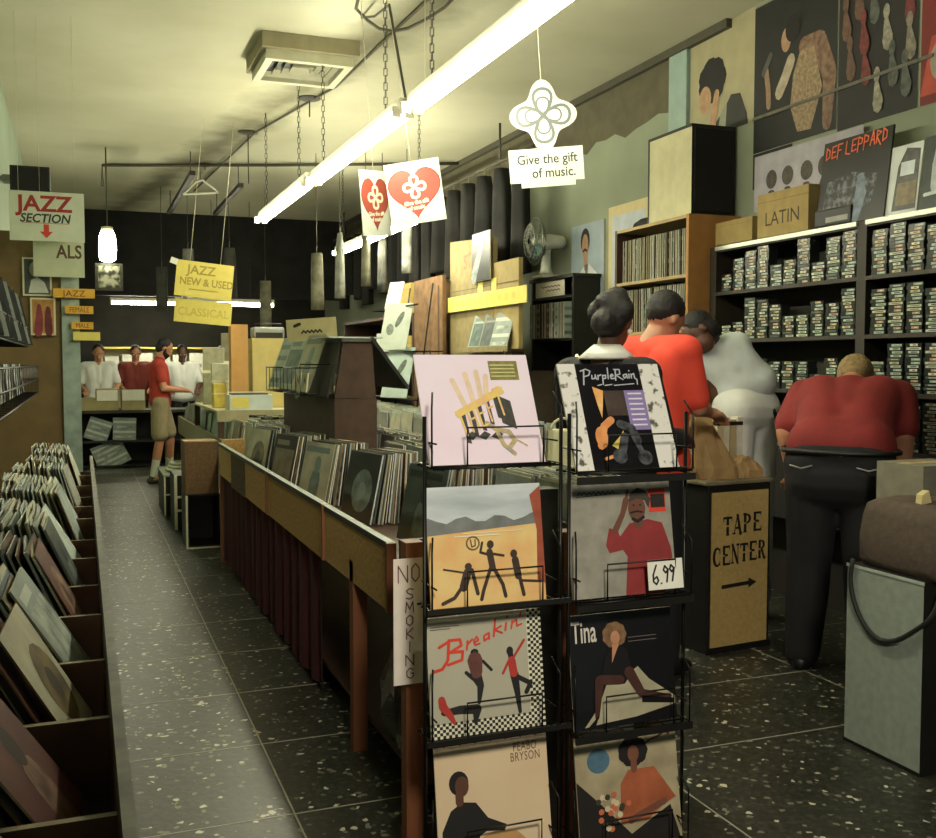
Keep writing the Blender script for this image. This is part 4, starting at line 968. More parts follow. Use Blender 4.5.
for e_, w_, s0, s_ in ((el[0], wr[0], sr, 1), (el[1], wr[1], sl, -1)):
    cap(mb, s0, e_, .054, .044); cap(mb, e_, w_, .043, .029); hand_on(mb, w_, (1, 0, -.15), (0, 0, -1) if s_ else (0, 0, -1), 1.0, .8, s_)
pA = person('bearded person in a red shirt and khaki shorts browsing the rear bin', B0, mb, skinA)
garment(pA, B0, torso_caps(hip + V((0, 0, .03)), neck - V((0, 0, .05)), sl, sr, .016) + [(sr, sr.lerp(el[0], .62), .068, .066), (sl, sl.lerp(el[1], .62), .068, .066)], 'shirt', mat('#b23a2c', .8, .1, 14, bump=.1))
garment(pA, B0, [(neck - V((0, 0, .02)), neck + V((.01, 0, .015)), .066, .064)], 'collar', mat('#a83428', .8, .1, 14))
garment(pA, B0, [(hip - sd * .09 + V((0, 0, .03)), hip + sd * .09 + V((0, 0, .03)), .128, .128)] + [c for k_, s_ in ((kn[0], -1), (kn[1], 1)) for c in [(hip + sd * .09 * s_, (hip + sd * .09 * s_).lerp(k_, .80), .118, .105)]], 'shorts', khaki)
for k_, a_ in zip(kn, an):
    garment(pA, B0, [(k_.lerp(a_, .50), a_, .052, .046)], 'sock', mat('#cfd2c2', .9, .05, 40)); shoe(pA, B0, a_, (1, 0, 0), mat('#4a463c', .6, .2, 30))
hair_on(pA, B0, hc, hf, hu, hair_b); face_parts(pA, B0, hc, hf, hu, 1.0, hair_b)

# --- person in a black top with a white collar and shoulder strap
B0 = V((2.20, 3.96, 0)); fB = V((.86, .50, 0)); rB = V((.50, -.86, 0))
hip = B0 + V((0, 0, 1.02)); neck = B0 + V((-.02, 0, 1.55)); sl = neck - rB * .19 - V((0, 0, .105)) ; sr = neck + rB * .19 - V((0, 0, .105))
hc = V((2.24, 4.00, 1.675)); hf = V((.75, .55, -.30)); hu = V((.25, .15, 1))
mb = MB(); add_caps(mb, torso_caps(hip, neck, sl, sr)); cap(mb, neck - V((0, 0, .02)), hc - V((.02, .01, .05)), .056, .052); head_on(mb, hc, hf, hu)
for s_ in (-1, 1): add_caps(mb, leg_caps(hip + rB * .09 * s_, B0 + rB * .09 * s_ + V((0, 0, .52)), B0 + rB * .09 * s_ + V((0, 0, .09)))); cap(mb, B0 + rB * .09 * s_ + V((0, 0, .055)), B0 + rB * .09 * s_ + fB * .13 + V((0, 0, .035)), .04, .03)
elB = [sl - rB * .05 + fB * .06 - V((0, 0, .29)), sr + rB * .05 + fB * .08 - V((0, 0, .29))]
for e_, s0, s_ in ((elB[0], sl, -1), (elB[1], sr, 1)):
    w_ = e_ + fB * .22 - rB * .05 * s_ + V((0, 0, .02)); cap(mb, s0, e_, .052, .043); cap(mb, e_, w_, .042, .028); hand_on(mb, w_, fB + V((0, 0, -.3)), (0, 0, -1), 1, .7, -s_)
pB = person('person with dark pinned up hair in a black top with white collar, seen from behind', B0, mb, skinB)
blk = mat('#151417', .85, .2, 20, bump=.1)
garment(pB, B0, torso_caps(hip, neck - V((0, 0, .07)), sl, sr, .018) + [(sl, elB[0], .072, .062), (sr, elB[1], .072, .062), (elB[0], elB[0] + fB * .16, .060, .05), (elB[1], elB[1] + fB * .16, .060, .05)], 'black_top', blk)
garment(pB, B0, [(hip - rB * .08, hip + rB * .08, .135, .135), (hip - rB * .08 - V((0, 0, .1)), B0 + V((0, 0, .45)) - rB * .08, .14, .15), (hip + rB * .08 - V((0, 0, .1)), B0 + V((0, 0, .45)) + rB * .08, .14, .15)], 'skirt', mat('#1d1b1e', .9, .2, 20))
mb = MB()
for i in range(21):   # wide pale collar lying over the shoulders
    a = math.pi * (i / 20) * 1.5 + math.pi * .25
    d = -fB * math.cos(a - math.pi) * -1 if False else (fB * math.cos(a) + rB * math.sin(a))
    mb.v += [tuple(neck - B0 + d * .060 + V((0, 0, .028))), tuple(neck - B0 + d * .128 - V((0, 0, .030)))]
for i in range(20): mb.f.append((2 * i, 2 * i + 1, 2 * i + 3, 2 * i + 2)); mb.m.append(0); mb.sm.append(True)
o = mb.build('collar', mat('#cfd0c6', .8, .05, 20), pB); md = o.modifiers.new('t', 'SOLIDIFY'); md.thickness = .012; md.offset = 1
hair_on(pB, B0, hc, hf, hu, hair_b, 1.10, [(0, -.10, -.035, .052), (-.01, -.075, .05, .055), (0, -.02, .10, .05), (-.05, -.05, .03, .05), (.05, -.05, .03, .05), (0, -.115, -.06, .03)]); face_parts(pB, B0, hc, hf, hu)
f_, u_, r_ = frame_of(hf, hu); MB().sphere(hc - B0 + r_ * .088 - f_ * .012 - u_ * .045, .012, 10).build('earring', mat('#e6e2d0', .3, .02, 10), pB)
for s_ in (-1, 1): shoe(pB, B0, B0 + rB * .09 * s_ + V((0, 0, .09)), fB, black_m)
# shoulder bag
bg_ = thing('shoulder_bag', 'cream shoulder bag with a long strap and ring handles hanging behind the person in black', 'bag', (1.88, 3.78, 1.05))
mb = MB(); mb.prism([(-.07, -.03, 0), (.07, -.03, 0), (.055, -.02, .17), (-.055, -.02, .17)], (0, .055, 0)); o = mb.build('bag_body', mat('#c9c79b', .6, .08, 12), bg_, bevel=.012)
mb = MB(); mb.tube([(.06 * math.cos(a), .0, .165 + .05 * math.sin(a)) for a in [math.pi * i / 12 for i in range(13)]], .006, 6); mb.build('handle', mat('#b7b48a', .5, .1, 20), bg_)
mb = MB(); sh = sl - V((1.88, 3.78, 1.05)); mb.tube([(.05, .0, .16), (.05, -.01, .30), sh + V((.01, -.085, -.02)), sh + V((.02, -.02, .085)), sh + V((.05, .06, .02))], .0085, 6); mb.build('strap', mat('#d6d2b6', .6, .08, 20), bg_)

# --- person in an orange-red T-shirt
B0 = V((2.535, 4.16, 0)); fC = V((.93, .36, 0)); rC = V((.36, -.93, 0))
hip = B0 + V((-.03, -.02, 1.04)); neck = B0 + V((-.01, 0, 1.60)); sl = neck - rC * .20 - V((.0, 0, .05)); sr = neck + rC * .20 - V((0, 0, .05))
hc = V((2.605, 4.155, 1.70)); hf = V((.80, .15, -.58)); hu = V((.55, .1, .80))
mb = MB(); add_caps(mb, torso_caps(hip, neck, sl, sr)); cap(mb, neck - V((.01, 0, .03)), hc - V((.02, 0, .03)), .062, .058); head_on(mb, hc, hf, hu, 1.03)
for s_ in (-1, 1): add_caps(mb, leg_caps(hip + rC * .09 * s_, B0 + rC * .10 * s_ + V((0, 0, .52)), B0 + rC * .10 * s_ + V((0, 0, .09)))); cap(mb, B0 + rC * .1 * s_ + V((0, 0, .055)), B0 + rC * .1 * s_ + fC * .13 + V((0, 0, .035)), .04, .03)
elC = [sl - rC * .03 + fC * .12 - V((0, 0, .25)), sr + rC * .03 + fC * .06 - V((0, 0, .26))]
wrC = [elC[0] + fC * .24 + rC * .06 - V((0, 0, .02)), elC[1] + fC * .22 - rC * .10 - V((0, 0, .03))]
for e_, w_, s0, s_ in ((elC[0], wrC[0], sl, -1), (elC[1], wrC[1], sr, 1)):
    cap(mb, s0, e_, .056, .046); cap(mb, e_, w_, .045, .030); hand_on(mb, w_, fC - V((0, 0, .25)), (0, 0, -1), 1.05, .7, -s_)
pC = person('person in an orange red T-shirt with short dark hair looking down at the shelves', B0, mb, skinC)
garment(pC, B0, torso_caps(hip, neck - V((0, 0, .055)), sl, sr, .018) + [(sl, sl.lerp(elC[0], .85), .072, .066), (sr, sr.lerp(elC[1], .85), .072, .066)], 't_shirt', mat('#d8432c', .8, .08, 10, bump=.06), .013, 8)
garment(pC, B0, [(hip - rC * .09, hip + rC * .09, .125, .125)] + [c for s_ in (-1, 1) for c in leg_caps(hip + rC * .09 * s_, B0 + rC * .10 * s_ + V((0, 0, .52)), B0 + rC * .10 * s_ + V((0, 0, .09)), (.10, .075, .062))], 'trousers', denim)
hair_on(pC, B0, hc, hf, hu, hair_b, 1.06, low=.0); face_parts(pC, B0, hc, hf, hu, 1.03)
for s_ in (-1, 1): shoe(pC, B0, B0 + rC * .10 * s_ + V((0, 0, .09)), fC, black_m)

# --- tall person in a pale grey shirt and white trousers stooping to the left
B0 = V((3.585, 4.86, 0)); fD = V((-.25, .97, 0)); rD = V((.97, .25, 0))
hip = B0 + V((-.02, -.02, 1.20)); neck = V((3.40, 4.92, 1.60)); ax = V((.86, -.25, .30)).normalized(); sl = neck - ax * .17 - V((0, 0, .03)); sr = neck + ax * .16 - V((0, 0, .05))
hc = V((3.275, 4.875, 1.66)); hf = V((-.75, .05, -.65)); hu = V((-.5, .6, .62))
mb = MB(); add_caps(mb, torso_caps(hip, neck, sl, sr, 0, .86)); cap(mb, neck, hc, .06, .055); head_on(mb, hc, hf, hu)
for s_ in (-1, 1): add_caps(mb, leg_caps(hip + rD * .10 * s_, B0 + rD * .11 * s_ + V((0, 0, .60)), B0 + rD * .12 * s_ + V((0, 0, .09)))); cap(mb, B0 + rD * .12 * s_ + V((0, 0, .055)), B0 + rD * .12 * s_ + fD * .13 + V((0, 0, .035)), .04, .03)
elD = [sl + V((-.10, .02, -.24)), sr + V((-.20, .22, -.18))]; wrD = [elD[0] + V((-.06, .16, -.10)), elD[1] + V((-.16, .10, -.10))]
for e_, w_, s0, s_ in ((elD[0], wrD[0], sl, -1), (elD[1], wrD[1], sr, 1)):
    cap(mb, s0, e_, .054, .045); cap(mb, e_, w_, .044, .029); hand_on(mb, w_, w_ - e_, (0, 0, -1), 1.05, .7, -s_)
pD = person('tall person in a pale grey shirt and white trousers stooping behind the TAPE CENTER stand', B0, mb, skinB)
garment(pD, B0, torso_caps(hip + V((-.01, 0, .17)), neck - V((0, 0, .02)), sl, sr, .022, .88) + [(sl, elD[0], .075, .066), (sr, elD[1], .075, .066)], 'shirt', white_t, .013, 12)
garment(pD, B0, [(hip - rD * .085 + V((0, -.015, .03)), hip + rD * .085 + V((0, -.015, .03)), .142, .142)] + [c for s_ in (-1, 1) for c in leg_caps(hip + rD * .10 * s_, B0 + rD * .11 * s_ + V((0, 0, .60)), B0 + rD * .12 * s_ + V((0, 0, .10)), (.130, .10, .085))], 'trousers', mat('#cfd2ca', .85, .06, 8, bump=.10))
garment(pD, B0, [(hip + V((.10, -.135, .03)), hip + V((.125, -.125, -.02)), .014, .014)], 'key_clip', black_m)
hair_on(pD, B0, hc, hf, hu, hair_b, 1.06); face_parts(pD, B0, hc, hf, hu)
for s_ in (-1, 1): shoe(pD, B0, B0 + rD * .12 * s_ + V((0, 0, .09)), fD, black_m)

# --- heavy person in a dark red T-shirt bending to the cassettes
B0 = V((3.395, 3.86, 0)); fE = V((.75, .66, 0)); rE = V((.66, -.75, 0))
hip = B0 + V((0, 0, 1.0)); neck = B0 + fE * .38 + V((0, 0, 1.38)); sl = neck - rE * .22 - V((0, 0, .06)); sr = neck + rE * .22 - V((0, 0, .06))
hc = B0 + fE * .52 + V((0, 0, 1.40)); hf = (fE * .35 - V((0, 0, .93))); hu = (fE * .93 + V((0, 0, .35)))
W_ = 1.18
mb = MB(); add_caps(mb, torso_caps(hip, neck, sl, sr, 0, W_)); cap(mb, neck, hc, .068, .06); head_on(mb, hc, hf, hu, 1.05)
kE = [B0 - rE * .13 + V((0, 0, .52)), B0 + rE * .13 + V((0, 0, .52))]; aE = [B0 - rE * .15 - fE * .03 + V((0, 0, .09)), B0 + rE * .15 - fE * .03 + V((0, 0, .09))]
for s_, k_, a_ in ((-1, kE[0], aE[0]), (1, kE[1], aE[1])): add_caps(mb, leg_caps(hip + rE * .12 * s_, k_, a_, (.12, .075, .05))); cap(mb, a_ - V((0, 0, .03)), a_ + fE * .13 - V((0, 0, .05)), .045, .03)
elE = [sl - rE * .075 - fE * .12 - V((0, 0, .18)), sr + rE * .04 - fE * .10 - V((0, 0, .18))]; wrE = [elE[0] + fE * .04 + rE * .03 - V((0, 0, .22)), elE[1] + fE * .05 - rE * .0 - V((0, 0, .22))]
for e_, w_, s0, s_ in ((elE[0], wrE[0], sl, -1), (elE[1], wrE[1], sr, 1)):
    cap(mb, s0, e_, .066, .055); cap(mb, e_, w_, .054, .035); hand_on(mb, w_, V((0, 0, -1)) + fE * .3, fE, 1.1, .6, s_)
pE = person('stout person in a dark red T-shirt and black trousers bending over the cassette shelves', B0, mb, skinA)
garment(pE, B0, torso_caps(hip + V((0, 0, .09)) + fE * .03, neck - V((0, 0, .02)), sl, sr, .02, W_) + [(sl, sl.lerp(elE[0], .80), .098, .085), (sr, sr.lerp(elE[1], .80), .098, .085)], 't_shirt', mat('#7d211e', .85, .10, 12, bump=.06), .013, 14)
garment(pE, B0, [(hip - rE * .10, hip + rE * .10, .162, .162), (hip - rE * .09 + V((0, 0, -.06)) - fE * .02, hip + rE * .09 + V((0, 0, -.06)) - fE * .02, .155, .155)] + [c for s_, k_, a_ in ((-1, kE[0], aE[0]), (1, kE[1], aE[1])) for c in leg_caps(hip + rE * .12 * s_, k_, a_, (.14, .105, .085))], 'trousers', denim)
mb = MB(); pts = [hip - B0 + V((0, 0, .075)) + (rE * math.cos(a) * .268 + fE * math.sin(a) * .172) for a in [2 * math.pi * i / 28 for i in range(28)]]
mb.tube(pts, .014, 6, closed=True); mb.build('belt', black_m, pE)
for s_ in (-1, 1):
    mb = MB(); q = hip - B0 + rE * .15 * s_ - fE * .158 + V((0, 0, .01)); mb.tube([q - rE * .055 + V((0, 0, .0)), q + V((0, 0, -.012)) - fE * .012, q + rE * .05 + V((0, 0, .002))], .004, 5); mb.build('pocket_trim', mat('#8a8a84', .5, .1, 20), pE)
hair_on(pE, B0, hc, hf, hu, mat('#9a8258', .8, .25, 60), 1.1); face_parts(pE, B0, hc, hf, hu, 1.05)
for a_ in aE: shoe(pE, B0, a_, fE, black_m)

# ------------------------------------------------------------------ TAPE CENTER stand with paper bag
ts = thing('sign_stand', 'narrow black box stand with a tan TAPE CENTER panel and arrow', 'stand', (2.955, 4.30, 0), (0, 0, R(6)))
MB().box(0, .42, .0, .28, .0, .87).build('cabinet', black_m, ts, bevel=.008)
pn = MB().box(.022, .40, -.006, 0, .035, .835).build('panel', mat('#b59a5c', .8, .10, 50, bump=.08), ts)
SER = {'T': [('v', .5, 0, 1), ('h', 0, 1, .93), ('s', .5, 0), ('d', .04, .8), ('d', .96, .8)], 'A': [('l', .12, 0, .46, 1, .07), ('l', .48, 1, .84, 0, .2), ('h', .3, .68, .32), ('s', .10, 0), ('s', .86, 0)], 'P': [('v', .24, 0, 1), ('s', .24, 0), ('s', .2, .97), ('b', .24, .46, 1)],
       'E': [('v', .24, 0, 1), ('h', .1, .92, .96), ('h', .3, .72, .52), ('h', .1, .95, .04), ('d', .92, .84), ('u', .95, .14)], 'C': [('c',)], 'N': [('l', .16, 0, .16, 1, .07), ('l', .16, 1, .82, 0, .2), ('l', .84, 0, .84, 1, .07), ('s', .16, 0), ('s', .84, .97)], 'R': [('v', .24, 0, 1), ('s', .24, 0), ('b', .24, .5, 1), ('l', .5, .48, .82, 0, .19), ('s', .88, 0)]}
def stencil(word, x0, z0, cw, ch_, t):
    """slab serif stencil capitals with the small bridges of a cut stencil"""
    for i, c in enumerate(word):
        mb = MB(); M = lambda a, b_: (x0 + (i + a * .90) * cw, -.0075, z0 + b_ * ch_ + (i * cw) * .06)
        for q in SER[c]:
            k = q[0]
            if k == 'v':
                for (p0, p1) in ((q[2], .46), (.54, q[3])): rect(mb, M, q[1] - .145, p0, q[1] + .145, p1)
            elif k == 'h': rect(mb, lift(mb, M), q[1], q[3] - .06, q[2], q[3] + .06)
            elif k == 's': rect(mb, lift(mb, M), q[1] - .19, max(0, q[2] - .04), q[1] + .19, q[2] + .07)
            elif k == 'd': mb.poly([M(q[1] - .05, q[2] + .18), M(q[1] + .05, q[2] + .18), M(q[1] + .05, q[2] - .08), M(q[1] - .03, q[2] - .05)])
            elif k == 'u': mb.poly([M(q[1] - .05, 0), M(q[1] + .05, 0), M(q[1] + .05, q[2] + .14), M(q[1] - .03, q[2] + .05)])
            elif k == 'l': stroke2(mb, [(M(q[1], q[2])[0], M(q[1], q[2])[2]), (M(q[3], q[4])[0], M(q[3], q[4])[2])], q[5] * cw * 1.2, lambda a, b_: (a, -.0078, b_))
            elif k == 'b':
                pts = [(q[1] + .1 + .42 * math.sin(math.pi * j / 10), q[2] + .04 + (q[3] - q[2] - .08) * (1 - math.cos(math.pi * j / 10)) / 2) for j in range(11)]
                stroke2(mb, [(M(*p)[0], M(*p)[2]) for p in pts], .1, lambda a, b_: (a, -.0078, b_), 0, [cw * (.08 + .17 * math.sin(math.pi * j / 10)) for j in range(11)])
            elif k == 'c':
                pts = [(.52 + .40 * math.cos(a), .5 + .46 * math.sin(a)) for a in [.75 + (2 * math.pi - 1.5) * j / 16 for j in range(17)]]
                stroke2(mb, [(M(*p)[0], M(*p)[2]) for p in pts], .1, lambda a, b_: (a, -.0078, b_), 0, [cw * (.10 + .18 * math.sin(math.pi * j / 16)) for j in range(17)])
                rect(mb, lift(mb, M), .80, .64, .90, .95); rect(mb, lift(mb, M), .80, .05, .90, .30)
        mb.build('stencil_lettering', ink_m, t)
stencil('TAPE', .095, .610, .066, .098, ts); stencil('CENTER', .030, .455, .060, .098, ts)
mb = MB(); mb.poly([(.09, -.0075, .335), (.27, -.0075, .342), (.27, -.0075, .325), (.325, -.0075, .352), (.27, -.0075, .379), (.27, -.0075, .362), (.09, -.0075, .355)]); mb.build('arrow', ink_m, ts)
MB().box(-.02, .435, -.01, .29, .872, .892).build('top_board', mat('#7c7458', .6, .2, 14), ts, bevel=.006)
MB().box(-.005, .43, -.004, .0, .0, .03).build('plinth', black_m, ts)
# crumpled paper bag
def crumpled(name, label, cat, loc, profile, m, seed, amp=.012):
    rn = random.Random(seed); mb = MB(); n = 22; k = len(profile)
    for (cx, cy, z, rx, ry) in profile:
        for j in range(n):
            a = 2 * math.pi * j / n; q = abs(math.cos(a)) ** .55 * (1 if math.cos(a) > 0 else -1), abs(math.sin(a)) ** .55 * (1 if math.sin(a) > 0 else -1)
            w = 1 + rn.uniform(-1, 1) * amp / max(rx, .02)
            mb.v.append((cx + rx * q[0] * w, cy + ry * q[1] * w, z + rn.uniform(-amp, amp) * .6 if z > .01 else z))
    for i in range(k - 1):
        for j in range(n): mb.f.append((i * n + j, i * n + (j + 1) % n, (i + 1) * n + (j + 1) % n, (i + 1) * n + j)); mb.m.append(0); mb.sm.append(False)
    mb.f.append(tuple(range(n))[::-1]); mb.m.append(0); mb.sm.append(False)
    mb.f.append(tuple(range((k - 1) * n, k * n))); mb.m.append(0); mb.sm.append(False)
    o = mb.build(name, m, None, loc); return tag(o, label, cat)
paper = mat('#a08355', .8, .15, 12, bump=.1)
crumpled('paper_bag', 'crumpled brown paper bag standing on the TAPE CENTER stand', 'bag', (3.09, 4.44, .8935), [(0, 0, 0, .12, .07), (-.01, 0, .06, .125, .07), (-.04, 0, .13, .11, .06), (-.07, 0, .20, .085, .05), (-.10, 0, .28, .07, .045), (-.105, 0, .35, .055, .03), (-.08, 0, .39, .05, .02)], paper, 4)
crumpled('paper_bag', 'small folded brown paper bag lying at the right end of the TAPE CENTER stand', 'bag', (3.275, 4.42, .8935), [(0, 0, 0, .07, .06), (.0, 0, .04, .075, .06), (-.02, 0, .08, .06, .045), (-.03, 0, .11, .03, .03)], paper, 9)

# ------------------------------------------------------------------ right foreground: grey box with a bag
gb = thing('storage_box', 'tall grey sided black box standing on the floor at the right front', 'box', (2.80, 2.74, 0))
MB().box(0, .42, 0, .385, .012, .712, faces=[0, 0, 0, 0, 0, 1]).build('cabinet', [black_m, mat('#8e988a', .7, .10, 30, bump=.05)], gb)
MB().box(-.003, .42, -.003, .388, 0, .014).build('base_strip', black_m, gb); MB().box(-.004, .0, -.003, .388, .700, .712).build('edge_strip', mat('#a9b3a4', .5, .1, 30), gb)
hb = thing('holdall', 'soft brown holdall with a dark shoulder strap on top of the grey sided box', 'bag', (2.83, 2.70, .714))
mb = MB()
for (z, gx, gy) in ((0, 0, 0), (.03, .012, .012), (.12, .014, .012), (.20, .006, .004), (.245, -.004, -.006), (.262, -.03, -.03)):
    a0, a1, b0, b1 = -.0 - gx, .30 + gx, .0 - gy, .37 + gy; n = 8
    ring = [(a0 + (a1 - a0) * i / n, b0, z) for i in range(n)] + [(a1, b0 + (b1 - b0) * i / n, z) for i in range(n)] + [(a1 - (a1 - a0) * i / n, b1, z) for i in range(n)] + [(a0, b1 - (b1 - b0) * i / n, z) for i in range(n)]
    mb.v += [(x, y, zz + (0.006 * math.sin(i * 1.3) if z > .02 else 0)) for i, (x, y, zz) in enumerate(ring)]
n = 32
for i in range(5):
    for j in range(n): mb.f.append((i * n + j, i * n + (j + 1) % n, (i + 1) * n + (j + 1) % n, (i + 1) * n + j)); mb.m.append(0); mb.sm.append(True)
mb.f += [tuple(range(n))[::-1], tuple(range(5 * n, 6 * n))]; mb.m += [0, 0]; mb.sm += [False, False]
mb.build('bag_body', mat('#54473a', .85, .15, 40, bump=.15), hb)
mb = MB(); pts = [(-.04, .385, .02), (-.046, .40, -.06), (-.046, .36, -.18), (-.046, .26, -.27), (-.046, .15, -.25), (-.046, .05, -.17), (-.044, -.02, -.12), (-.01, -.03, 0), (.03, -.02, .05)]
sm_ = []
for i in range(len(pts) - 1):
    for t_ in (0, .33, .66): sm_.append(V(pts[i]).lerp(V(pts[i + 1]), t_))
sm_ += [V(pts[-1])]
for _ in range(3): sm_ = [sm_[0]] + [(sm_[i - 1] + sm_[i] * 2 + sm_[i + 1]) / 4 for i in range(1, len(sm_) - 1)] + [sm_[-1]]
mb.tube(sm_, .010, 6); mb.build('strap', mat('#171815', .7, .2, 30), hb)
mb = MB(); mb.tube([(.02, .0, .225), (.02, .19, .243), (.02, .37, .225)], .006, 6); mb.build('seam', mat('#6a5c4a', .8), hb)
MB().box(.10, .30, -.018, -.004, .04, .15).build('pocket', mat('#3d342b', .85, .15, 40), hb, bevel=.008)
tag(MB().prism([(0, 0, 0), (.05, 0, .0), (.035, .0, .05), (.005, 0, .035)], (0, .03, .0)).build('paper_slip', mat('#cdbf86', .7), None, (2.90, 2.86, .972)), 'scrap of yellowed paper sticking up on the brown holdall', 'paper')
cardboard_box('pale grey box behind the holdall at the right edge of the picture', 3.23, 3.18, .0, .30, .26, 1.07, mat('#7e7a68', .8, .12, 20))

for k in range(4):
    t = thing('paper_pack', ['pale upright pack behind the paper bag, leftmost of four', 'second pale upright pack behind the paper bag', 'third pale upright pack behind the paper bag', 'rightmost pale upright pack behind the paper bag'][k], 'pack', (3.13 + .042 * k, 4.535, .8935), (0, 0, R(6)), 'upright packs on the TAPE CENTER stand')
    MB().box(0, .036, -.05, .04, 0, .30 + .012 * (k % 2)).build('pack', mat(['#b8ae86', '#c6c2a8', '#a89c74', '#ccc8b4'][k], .7, .1, 20), t); MB().box(-.001, .037, -.051, .041, .27, .29).build('dark_cap', black_m, t)
# ------------------------------------------------------------------ hanging cards
def loop_pts(ang, c=(0, 0), L_=.085, w=.034):
    """one petal loop pointing along ang"""
    out = []
    for i in range(21):
        t = i / 20 * 2 * math.pi
        r = (1 - math.cos(t)) / 2; x = r * L_; y = w * math.sin(t) * (.35 + .65 * r) * 1.0
        out.append((c[0] + x * math.cos(ang) - y * math.sin(ang), c[1] + x * math.sin(ang) + y * math.cos(ang)))
    return out
def petals(t, name, m, c, k, y, ws=.012, rings=1):
    for a in range(4):
        mb = MB()
        for q in range(rings):
            s = k * (1 - .30 * q); pts = loop_pts(math.pi / 4 * 0 + a * math.pi / 2, c, .085 * s, .040 * s)
            stroke2(mb, pts, ws, lambda p, z: (p, y, z))
        mb.build(name, m, t)
def string(t, x, z0, z1, y=.002): MB().tube([(x, y, z0), (x, y, z1)], .0025, 5).build('string', cream_m, t)
gs = thing('hanging_sign', 'white die cut petal sign reading Give the gift of music on a string', 'sign', (2.19, 4.60, 2.40), (0, R(-4), R(-22)))
GR = mat('#6b726d', .5, .05, 20)
mb = MB(); out = []
for a in range(48):
    t_ = 2 * math.pi * a / 48; r = .138 + .030 * math.cos(4 * t_); out.append((r * math.cos(t_) * 1.0, 0, .325 + r * math.sin(t_) * 1.05))
mb.prism(out, (0, .006, 0)); mb.build('petal_board', white_m, gs)
petals(gs, 'petal_outline', GR, (0, .325), 1.55, -.001, .015); petals(gs, 'petal_inner_line', GR, (0, .325), 1.05, -.0015, .009)
mb = MB(); mb.prism([(-.185, 0, .0), (-.13, 0, .0), (-.13, 0, -.025), (.14, 0, -.025), (.14, 0, .0), (.185, 0, 0), (.185, 0, .165), (-.185, 0, .165)], (0, .006, 0)); mb.build('text_board', white_m, gs)
text('Give the gift', .066, mat('#3c4640', .6), gs, (0.005, -.001, .090), bold=.001, xs=.92)
text('of music.', .066, mat('#3c4640', .6), gs, (.035, -.001, .022), bold=.001, xs=.92)
string(gs, 0, .49, CZ - 2.40 - .0)
def heart_sign(label, loc, rot, red, w=.36, h=.40):
    t = thing('hanging_sign', label, 'sign', loc, rot, 'red heart signs')
    MB().box(-w/2, w/2, 0, .005, 0, h).build('board', mat('#cfd3c6', .6, .04, 14), t)
    def hp(s):
        o = []
        for i in range(40):
            a = 2 * math.pi * i / 40; x = 16 * math.sin(a) ** 3; z = 13 * math.cos(a) - 4.0 * math.cos(2 * a) - 2 * math.cos(3 * a) - math.cos(4 * a)
            o.append((x / 16.5 * w / 2 * s, z / 17 * h / 2 * s + h * .535))
        return o
    mb = MB(); mb.poly([(x, -.0008, z) for x, z in hp(1.0)]); mb.build('heart_outline', mat('#5a2a22', .6), t)
    mb = MB(); mb.poly([(x, -.0014, z) for x, z in hp(.96)]); mb.build('heart', red, t)
    petals(t, 'petal', mat('#e2dcc4', .6), (0, h * .585), .82, -.002, .019)
    text('Give the gift', .036, mat('#e2dcc4', .6), t, (.0, -.002, h * .31), bold=.002, roll=R(-3), xs=.9)
    text('of music.', .036, mat('#e2dcc4', .6), t, (.0, -.002, h * .225), bold=.002, roll=R(-3), xs=.9)
    string(t, 0, h, CZ - loc[2])
    return t
heart_sign('white card with a bright red heart, the larger right one of two hanging hearts', (2.065, 6.26, 2.40), (0, R(-8), R(-26)), mat('#cf4030', .6, .05, 14))
heart_sign('white card with a brownish red heart, the narrower left one of two hanging hearts', (1.84, 6.45, 2.33), (0, R(-6), R(34)), mat('#9c4433', .6, .05, 14), .29, .42)
ys = thing('hanging_sign', 'tilted yellow sign reading JAZZ NEW and USED above a CLASSICAL sign', 'sign', (.97, 8.80, 2.04), (0, R(6), R(-6)))
MB().box(-.235, .235, 0, .006, 0, .30).build('board', yellow_m, ys)
yt = mat('#a89440', .6)
text('JAZZ', .105, yt, ys, (-.03, -.001, .195), bold=.002); text('NEW & USED', .088, yt, ys, (.02, -.001, .10), bold=.002, xs=.85); MB().box(-.12, .12, -.0012, -.0006, .06, .068).build('underline', yt, ys)
for x in (-.13, .12): string(ys, x, .30, 1.5)
tag(MB().box(-.03, .03, 0, .004, 0, .05).build('price_card', white_m, None, (.735, 8.815, 2.325), (0, R(20), 0)), 'small white card stuck to the left corner of the yellow JAZZ sign', 'card')
cl = thing('hanging_sign', 'yellow sign with faded CLASSICAL lettering below the JAZZ NEW and USED sign', 'sign', (.965, 8.81, 1.825), (0, R(5), R(-6)))
MB().box(-.235, .235, 0, .006, 0, .195).build('board', yellow_m, cl); text('CLASSICAL', .095, mat('#cdbb55', .6), cl, (0, -.001, .06), bold=.002, xs=.9)
for x in (-.18, .18): MB().tube([(x, .003, .19), (x, .003, .30)], .002, 4).build('string', cream_m, cl)

